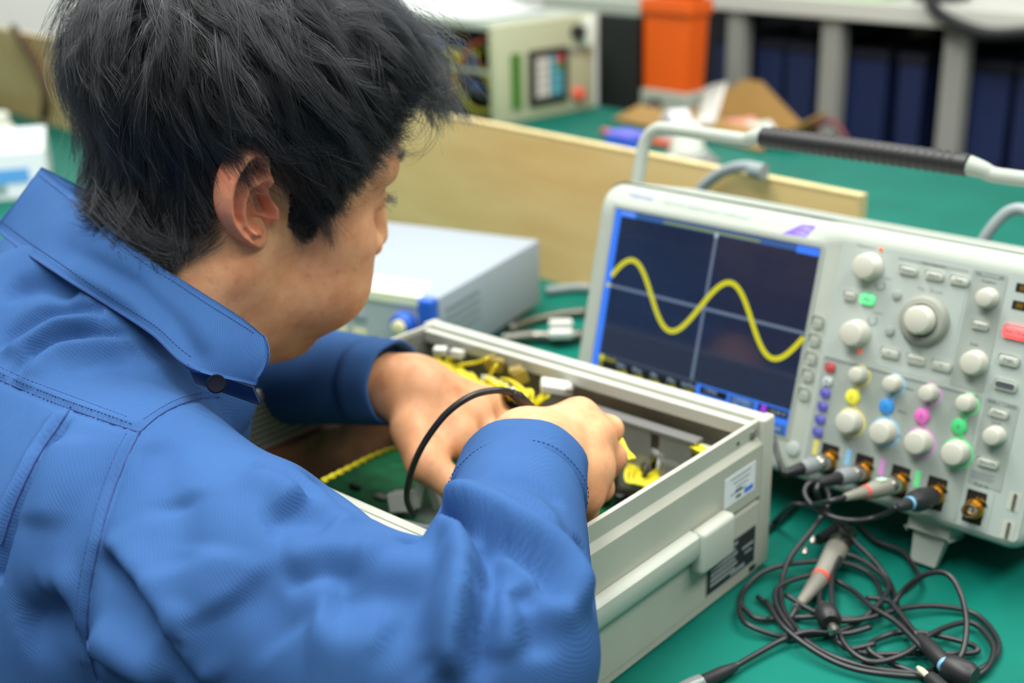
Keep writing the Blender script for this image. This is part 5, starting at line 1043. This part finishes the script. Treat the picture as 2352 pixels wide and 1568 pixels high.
for i in range(NSx):
    a = CAMLOC + ray(*Tt[i, :2])*Tt[i, 2]/1000; b = CAMLOC + ray(*Bt[i, :2])*Bt[i, 2]/1000; s = i/(NSx-1)
    for j in range(NTx):
        t = j/(NTx-1); q = a + (b - a)*t; tow = CAMLOC - q; tow /= np.linalg.norm(tow); G[i, j] = q + tow*(.006*math.sin(math.pi*t)) + MW[:, 0]*(.0042*math.sin(math.pi*min(1, t*1.15))**.8*max(0, (s - .9)/.1))
# soft crease in the leaf and rounded point
Gp = w2p(G.reshape(-1, 3))[:, :2].reshape(NSx, NTx, 2); cr = np.array([(150, 575), (230, 612), (315, 660), (400, 740), (450, 815)], float)
def pdist2(q, P):
    d = 1e9
    for a, b in zip(P[:-1], P[1:]): ab = b - a; t = min(max(((q - a) @ ab)/(ab @ ab), 0), 1); d = min(d, np.linalg.norm(q - a - t*ab))
    return d
for i in range(NSx):
    for j in range(NTx):
        q = G[i, j]; tow = (CAMLOC - q); tow /= np.linalg.norm(tow); G[i, j] = q - tow*.0065*math.exp(-(pdist2(Gp[i, j], cr)/26)**2) + tow*.003*math.exp(-(pdist2(Gp[i, j], cr + np.array([-18, 26]))/24)**2)
def sheet(name, G, th, m, par, smooth=True):
    n, k = G.shape[:2]; du = np.gradient(G, axis=0); dv = np.gradient(G, axis=1); N_ = np.cross(du, dv); N_ /= np.linalg.norm(N_, axis=2)[..., None] + 1e-12
    if ((CAMLOC - G[n//2, k//2]) @ N_[n//2, k//2]) < 0: N_ = -N_
    V = np.concatenate([G.reshape(-1, 3), (G - N_*th).reshape(-1, 3)]); o = n*k
    F = [(i*k+j, (i+1)*k+j, (i+1)*k+j+1, i*k+j+1) for i in range(n-1) for j in range(k-1)]; F += [tuple(x + o for x in f[::-1]) for f in F]
    ring = [i*k for i in range(n)] + [(n-1)*k + j for j in range(1, k)] + [i*k + k-1 for i in range(n-2, -1, -1)] + [j for j in range(k-2, 0, -1)]
    F += [(ring[i], ring[(i+1) % len(ring)], ring[(i+1) % len(ring)] + o, ring[i] + o) for i in range(len(ring))]
    ob = raw(name, V, F, MATS[m], None, smooth=True); return under(ob, par), N_
collar, CN = sheet('collar', G, .0028, 'jacket_cloth', jacket)
Gm = mirror_head(G.reshape(-1, 3)).reshape(G.shape)      # far half, joined round the back of the neck
ks = [int(NSx*.42), int(NSx*.6), int(NSx*.8), NSx-1]; far = np.stack([spline(np.array([G[3, j], G[0, j]] + [Gm[k, j] for k in ks]), 9)[9:] for j in range(NTx)], 1); sheet('collar', far, .0028, 'jacket_cloth', jacket)
def col_line(name, j, i0, i1, m, dash=True, tt=None):
    P = np.array([G[i, j]*(1-(tt or 0)) + G[i, min(j+1, NTx-1)]*(tt or 0) + CN[i, j]*.0004 for i in range(i0, i1)]); b = MB(); L = np.r_[0, np.cumsum(np.linalg.norm(np.diff(P, axis=0), axis=1))]; s = 0
    if dash:
        while s < L[-1] - .002: b.tube(np.array([[np.interp(s + k*.0009, L, P[:, q]) for q in range(3)] for k in range(3)]), .00028, 5); s += .003
    else: b.tube(P, .0006, 5)
    under(b.build(name, m, None, 60), jacket)
col_line('stitching', 1, 1, NSx-3, 'thread', tt=.6); col_line('stitching', NTx-3, 0, int(NSx*.8), 'thread'); col_line('seam', NTx-1, 0, int(NSx*.82), 'thread', False)
# collar stand + button seen under the point
st_ = []
for t in np.linspace(0, 1, 14):
    u = 430 + 150*t; v = 838 + 52*t; st_.append([CAMLOC + ray(u + 6*k, v + 14*k)*(.757 + .004*math.sin(3*t) + .006*(k/3)) for k in range(4)])
sheet('collar_stand', np.array(st_), .002, 'cloth_inner', jacket)
bt = CAMLOC + ray(497, 882)*.738; under(MB().lathe([(.0055, 0), (.0058, .0010), (.005, .0016), (.004, .0013)], bt, CAMLOC - bt + np.array([0, 0, .2]), 20).build('button', 'button_navy', None, 40), jacket)
# --- cuffs
def cuff(W, Fd, ref, px_path, r0, r1, L, name='cuff'):
    x = np.cross(Fd, ref); x /= np.linalg.norm(x); y = np.cross(x, Fd); n = 44; rows = [(-L, r0 + .001), (-L*.97, r0 + .0032), (-L*.7, r0*.6 + r1*.4 + .0035), (-L*.3, r0*.3 + r1*.7 + .003), (0, r1 + .003), (.0016, r1 + .0022), (.0018, r1 + .0004), (0, r1 - .0008), (-L*.5, r1*.98)]
    V = []
    for h, r in rows:
        for k in range(n): a = 2*math.pi*k/n; V.append(W + Fd*h + (x*math.cos(a)*1.06 + y*math.sin(a)*.96)*r*(1 + .018*math.sin(3*a + h*60) + .012*math.sin(7*a)))
    F = [(j*n+k, j*n+(k+1) % n, (j+1)*n+(k+1) % n, (j+1)*n+k) for j in range(len(rows)-1) for k in range(n)]
    o = under(raw(name, V, F, MATS['jacket_cloth'], None, smooth=True), jacket); 
    P = np.array([W - Fd*(L - .006) + (x*math.cos(a)*1.06 + y*math.sin(a)*.96)*(r0 + .0036)*(1 + .018*math.sin(3*a - (L-.006)*60) + .012*math.sin(7*a)) for a in np.linspace(0, 2*math.pi, 90)])
    b = MB(); Lp = np.r_[0, np.cumsum(np.linalg.norm(np.diff(P, axis=0), axis=1))]; s = 0
    while s < Lp[-1] - .002: b.tube(np.array([[np.interp(s + k*.0009, Lp, P[:, q]) for q in range(3)] for k in range(3)]), .0003, 5); s += .003
    under(b.build('stitching', 'thread', None, 60), jacket); return o
cuff(WR + FR*.016, FR, UP, None, .0372, .0355, .040); cuff(WL + FL*.012, FL, UP, None, .0335, .0325, .030)
# --- hair
def mk_hair_mat(name, col, rough=.32):
    m = bpy.data.materials.new(name); m.use_nodes = True; nt = m.node_tree; nt.nodes.clear(); o = nt.nodes.new('ShaderNodeOutputMaterial'); h = nt.nodes.new('ShaderNodeBsdfHairPrincipled')
    h.parametrization = 'COLOR'; h.inputs['Color'].default_value = col + (1,); h.inputs['Roughness'].default_value = rough; h.inputs['Radial Roughness'].default_value = .45; h.inputs['Coat'].default_value = .35; h.inputs['Random Roughness'].default_value = .2
    nt.links.new(h.outputs[0], o.inputs[0]); MATS[name] = m; return m
mk_hair_mat('hair_black', (.0042, .0048, .0062)); mat('hair_under', (14, 15, 17), .6, spec=.3)
ZX = np.array([-.12, -.085, -.06, -.045, -.034, -.024, -.008, .006, .014, .020, .032, .042, .052, .064, .080, .100]); ZZ = np.array([-.028, -.038, -.048, -.046, -.015, .022, .036, .034, .008, -.014, -.012, .026, .072, .098, .110, .114])
def hairline(Q): return Q[:, 2] - np.interp(Q[:, 0], ZX, ZZ)
def hgrad(P, e=.0015):
    g = np.stack([full_head(P + np.eye(3)[i]*e) - full_head(P - np.eye(3)[i]*e) for i in range(3)], 1); return g/(np.linalg.norm(g, axis=1)[:, None] + 1e-9)
CROWN = np.array([-.062, .008, .112])
def scalp_points(n, seed):
    r = np.random.default_rng(seed); tri = hv[hf[:, [0, 1, 2]]]; ar = np.linalg.norm(np.cross(tri[:, 1] - tri[:, 0], tri[:, 2] - tri[:, 0]), axis=1)
    c = hv[hf].mean(1); ok = hairline(c) > 0; ok &= c[:, 2] > -.075; ar = ar*ok*(1 + 1.0*(c[:, 1] < 0)); k = r.choice(len(hf), n, p=ar/ar.sum()); a, b = r.random(n), r.random(n)
    q = hv[hf[k]]; return (q[:, 0]*(1-a)[:, None] + q[:, 1]*a[:, None])*(1-b)[:, None] + (q[:, 3]*(1-a)[:, None] + q[:, 2]*a[:, None])*b[:, None]
GDN = np.array([0, 0, -1.]) @ HR     # gravity in head axes
NG, NSEG = 1500, 13
def grow_guides(roots, seed):
    r = np.random.default_rng(seed); n = len(roots); P = np.zeros((n, NSEG, 3)); p = roots.copy(); P[:, 0] = p
    top = np.clip((roots[:, 2] - .03)/.07, 0, 1); front = np.clip((roots[:, 0] - .02)/.05, 0, 1); nape = np.clip((-.0 - roots[:, 2])/.05, 0, 1)
    back = np.clip((-.03 - roots[:, 0])/.04, 0, 1); lat = np.abs(roots[:, 1])
    L = (.052 + .026*top - .030*front*top - .010*nape)*(.75 + .5*r.random(n)); L = np.where((roots[:, 0] > .012) & (roots[:, 2] < .055), L*.72, L)
    thick = .011 + .017*top + .012*back*np.clip((roots[:, 2] + .05)/.08, 0, 1); thick = np.where((roots[:, 0] > .0) & (roots[:, 2] < .06), .006 + .010*np.clip(roots[:, 2]/.06, 0, 1), thick)
    H = .002 + .9*thick*np.sqrt(r.random(n)); jit = r.normal(0, .20, n); wav = r.normal(0, .30, n); wph = r.random(n)*6.28; wfr = 4 + 4*r.random(n)
    lift_ = r.random(n); sidew = np.clip((lat - .03)/.03, 0, 1)*np.clip((roots[:, 2] - .0)/.04, 0, 1)
    for s in range(1, NSEG):
        t = s/(NSEG-1); N_ = hgrad(p); a = p - CROWN; a -= (a*N_).sum(1)[:, None]*N_; a /= np.linalg.norm(a, axis=1)[:, None] + 1e-6
        fl = a + GDN*(.35 - .2*sidew)[:, None] + np.array([1., 0, 0])*(.30 + .75*sidew)[:, None]*np.clip(1 - back*.8, 0, 1)[:, None]
        fl = fl + np.array([.9, 0, .15])*(nape*t*1.2*(roots[:, 1] < .02))[:, None]
        fl += np.array([.15, -.15, 0])*(front*top*(t))[:, None]*(np.sign(-roots[:, 1] + .02))[:, None]
        fl -= (fl*N_).sum(1)[:, None]*N_; fl /= np.linalg.norm(fl, axis=1)[:, None] + 1e-6
        side = np.cross(N_, fl); w_ = jit + wav*np.sin(wfr*t + wph); fl = fl*np.cos(w_)[:, None] + side*np.sin(w_)[:, None]
        free = np.clip(-hairline(p)/.02 + .2, 0, 1)*front*top*np.clip((roots[:, 1] + .040)/.02, 0, 1)      # bangs leave the forehead and hang
        dirn = fl*(1 - free)[:, None] + (GDN*1.0 + np.array([.25, 0, .0]) + side*(.8*np.sin(wfr*t*1.6 + wph))[:, None]*.5)*free[:, None]; dirn /= np.linalg.norm(dirn, axis=1)[:, None]
        hl = hairline(p); stop = np.where((hl < -.003) & (free < .05), np.clip(1 + (hl + .003)/(.004 + .012*nape), .04, 1), 1.); stop = np.where((free >= .05), np.clip(1 + (hl + .02)/.03, .15, 1), stop)
        p = p + dirn*(L/(NSEG-1)*stop)[:, None]; d = full_head(p); tgt = H*np.clip(t*3.2, 0, 1)*np.clip((p[:, 2] + .055)/.085, .22, 1) + .010*front*top*t
        tip = np.where(lift_ > .82, .010*t*t, 0); corr = (tgt + tip - d); corr = np.where((free > .3) & (corr < 0), 0, corr); p = p + hgrad(p)*(corr*.6)[:, None]
        P[:, s] = p
    return P
groots = scalp_points(NG, 5); guides = grow_guides(groots, 6)
NC = 46000; croots = scalp_points(NC, 8)
gi = np.zeros(NC, int)
for s in range(0, NC, 4000):
    d2 = ((croots[s:s+4000, None] - groots[None])**2).sum(2); two = np.argpartition(d2, 3, axis=1)[:, :3]; gi[s:s+4000] = two[np.arange(len(two)), RNG.integers(0, 3, len(two))]
tS = np.linspace(0, 1, NSEG); offv = croots - groots[gi]; cl_ = .25 + .5*RNG.random(NC); sc_ = .86 + .28*RNG.random(NC)
C = guides[gi].copy()
rel = C - C[:, :1]; C = C[:, :1] + rel*sc_[:, None, None] + offv[:, None, :]*(1 - cl_[:, None]*tS[None]**1.1)[..., None]
ph = RNG.random((NC, 3))*6.28; C += (np.sin(tS[None, :, None]*7 + ph[:, None])*.0016*(tS**1.2)[None, :, None]); stray = RNG.random(NC) < .05; C[stray] += (RNG.normal(0, 1, (stray.sum(), 1, 3))*.007*(tS**1.6)[None, :, None])
dd = full_head(C.reshape(-1, 3)).reshape(NC, NSEG)
fix = np.maximum(.0012*np.minimum(tS*8, 1)[None] - dd, 0); bad = fix > 1e-5; C[bad] += hgrad(C[bad])*fix[bad][:, None]
# loose bangs curling in front of the brow, and the lock before the ear (photo strokes at their own depth)
LOOSE = []
def lock(px, dep, n, spread, spread_tip):
    P = np.array([A_(u, v, d) for (u, v), d in zip(px, dep)]); Q = spline(P, 6); t = np.linspace(0, 1, len(Q)); Qr = np.stack([np.interp(np.linspace(0, 1, NSEG), t, Q[:, i]) for i in range(3)], 1)
    for k in range(n):
        o = RNG.normal(0, 1, 3); o2 = RNG.normal(0, 1, 3); sc2 = .75 + .4*RNG.random(); q = Qr.copy(); q = q[0] + (q - q[0])*(min(sc2, 1.08)); LOOSE.append(q + o*spread*(1 - tS[:, None]) + o2*spread_tip*tS[:, None] + np.sin(tS[:, None]*6 + o*3)*.0008)
fd = .87
lock([(900, 90), (960, 170), (985, 240), (988, 300), (965, 338), (930, 345)], [fd-.01, fd-.02, fd-.02, fd-.015, fd-.01, fd], 26, .004, .0018); lock([(900, 110), (925, 200), (925, 280), (905, 300), (880, 280), (868, 255)], [fd-.02, fd-.03, fd-.03, fd-.03, fd-.03, fd-.03], 22, .004, .002)
lock([(890, 130), (895, 210), (880, 270), (900, 320), (935, 345), (960, 340)], [fd-.03]*6, 16, .003, .002); lock([(930, 80), (1000, 150), (1040, 210), (1050, 250)], [fd]*4, 60, .010, .008); lock([(920, 60), (1010, 90), (1050, 140), (1045, 180)], [fd]*4, 80, .012, .009); lock([(900, 60), (960, 120), (1000, 190), (995, 260)], [fd-.01]*4, 90, .010, .006)
lock([(840, 250), (848, 300), (840, 350), (815, 400)], [.835, .832, .83, .828], 60, .004, .003)
dtmp = lambda u, v: hit(lambda P: HS*full_head(w2h(P)), u, v)
def skinlock(px, n, sp0, sp1, off=.006):
    dd_ = [ (dtmp(u, v) or .85) - off*(1 - .5*i/len(px)) for i, (u, v) in enumerate(px)]; lock(px, dd_, n, sp0, sp1)
skinlock([(640, 330), (680, 390), (715, 450), (740, 500), (752, 545)], 160, .006, .0025, .010); skinlock([(720, 340), (745, 400), (755, 450), (752, 500)], 150, .007, .004, .009); skinlock([(780, 330), (785, 390), (775, 440), (765, 480)], 130, .007, .004, .008); skinlock([(600, 345), (640, 390), (670, 430), (690, 465)], 150, .006, .004, .009); skinlock([(690, 330), (720, 380), (735, 440), (745, 480)], 140, .008, .004, .010); skinlock([(820, 290), (822, 340), (808, 390), (790, 430)], 110, .005, .003, .007)
skinlock([(300, 500), (345, 560), (405, 578), (455, 565), (492, 535)], 150, .006, .003, .006); skinlock([(250, 470), (300, 540), (360, 580), (420, 585)], 120, .007, .004, .007); skinlock([(400, 470), (440, 510), (475, 525), (500, 520)], 60, .004, .003, .005)
LOOSE = np.array(LOOSE)
earhit = ((C[..., 0] > -.034) & (C[..., 0] < .008) & (C[..., 2] < .030) & (C[..., 2] > -.04) & (C[..., 1] < -.070)).any(1) & (croots[:, 0] > -.045); C = C[~earhit]
ALLH = np.concatenate([h2w(C.reshape(-1, 3)).reshape(C.shape), LOOSE])
def hair_obj(name, S_, rad, m):
    n, k = S_.shape[:2]; hc_ = bpy.data.hair_curves.new(name); hc_.add_curves([k]*n); hc_.points.foreach_set('position', S_.astype(np.float32).ravel())
    rr = (np.linspace(1, .35, k)[None]*rad[:, None]).astype(np.float32).ravel(); hc_.points.foreach_set('radius', rr)
    hc_.materials.append(m); return bpy.data.objects.new(name, hc_)
ho_ = hair_obj('hair', ALLH, .00011 + .00007*RNG.random(len(ALLH)), MATS['hair_black']); link(ho_); under(ho_, person); ho_['label'] = 'short thick black hair'
mk_hair_mat('hair_highlight', (.20, .20, .21), .3); gk = RNG.choice(len(C), 420, replace=False); gq = C[gk] + RNG.normal(0, 1, (420, 1, 3))*.004*(tS**1.4)[None, :, None] + hgrad(C[gk].reshape(-1, 3)).reshape(420, NSEG, 3)*(.003*tS)[None, :, None]  # lighter strands put bright highlights into the black hair by colour
gh = hair_obj('highlight_strands', h2w(gq.reshape(-1, 3)).reshape(gq.shape), np.full(420, .00012), MATS['hair_highlight']); link(gh); under(gh, ho_); gh['label'] = 'scattered pale strands painted as hair highlights'
# dense under-layer of hair hugging the scalp
hfm = hv[hf].mean(1); okf = (hairline(hfm) > .002) & (hfm[:, 2] > -.07); cv = hv + hgrad(hv)*np.clip(hairline(hv)*.35, 0.0005, .0095)[:, None]
npmesh_o = npmesh('hair_underlayer', h2w(cv), hf[okf], 'hair_under'); under(npmesh_o, ho_)
# eyebrow and lashes of the near eye
EB = []
def eb(q0, q1, n, L, dirs):
    for k in range(n):
        t = RNG.random(); p = np.array(q0)*(1-t) + np.array(q1)*t; p = p + RNG.normal(0, .0012, 3); g = hgrad(p[None])[0]; p = p - g*float(head_sdf(p[None])[0]); d_ = np.array(dirs) + RNG.normal(0, .2, 3); d_ /= np.linalg.norm(d_)
        EB.append(np.array([p + d_*L*s + g*(.0012*s*(1.2 - s)*2) for s in np.linspace(0, 1, 5)]))
eb((.098, -.012, .044), (.084, -.045, .046), 150, .008, (-.3, -.8, .35)); eb((.098, .012, .044), (.084, .045, .046), 120, .008, (-.3, .8, .35))
eb((.0925, -.022, .017), (.084, -.046, .016), 55, .0075, (.75, -.35, .05)); eb((.0925, .022, .017), (.084, .046, .016), 40, .0075, (.75, .35, .05))
EBA = h2w(np.array(EB).reshape(-1, 3)).reshape(-1, 5, 3); eo = hair_obj('brow_and_lashes', EBA, np.full(len(EBA), .00013), MATS['hair_black']); link(eo); under(eo, person)
# ================================================================== probe held in the right hand, with its dark lead
pb = tag(empty('hand_probe'), 'black probe lead looping up from the right hand over the left wrist', 'cable')
pp = [A_(1275, 1010, .90), A_(1240, 965, .885), A_(1222, 945, .872), A_(1205, 925, .862), A_(1180, 904, .855), A_(1140, 896, .845), A_(1085, 908, .84), A_(1030, 945, .84), A_(985, 1000, .845), A_(955, 1055, .86), A_(938, 1110, .88), A_(935, 1150, .90), A_(950, 1185, .92)]
Q = spline(np.array(pp), 10); L_q = np.linspace(0, 1, len(Q)); V, F = tube_vf(Q, np.interp(L_q, [0, .30, .34, 1], [.0042, .0040, .0025, .0022]), 12); raw('lead', V, F, MATS['lead_black'], pb, smooth=True)
V, F = tube_vf(spline(np.array([A_(1230, 955, .877), A_(1222, 945, .872), A_(1205, 925, .862), A_(1176, 902, .854)]), 8), np.linspace(.0052, .0031, 25), 12); raw('strain_relief', V, F, MATS['black_rubber'], pb, smooth=True)
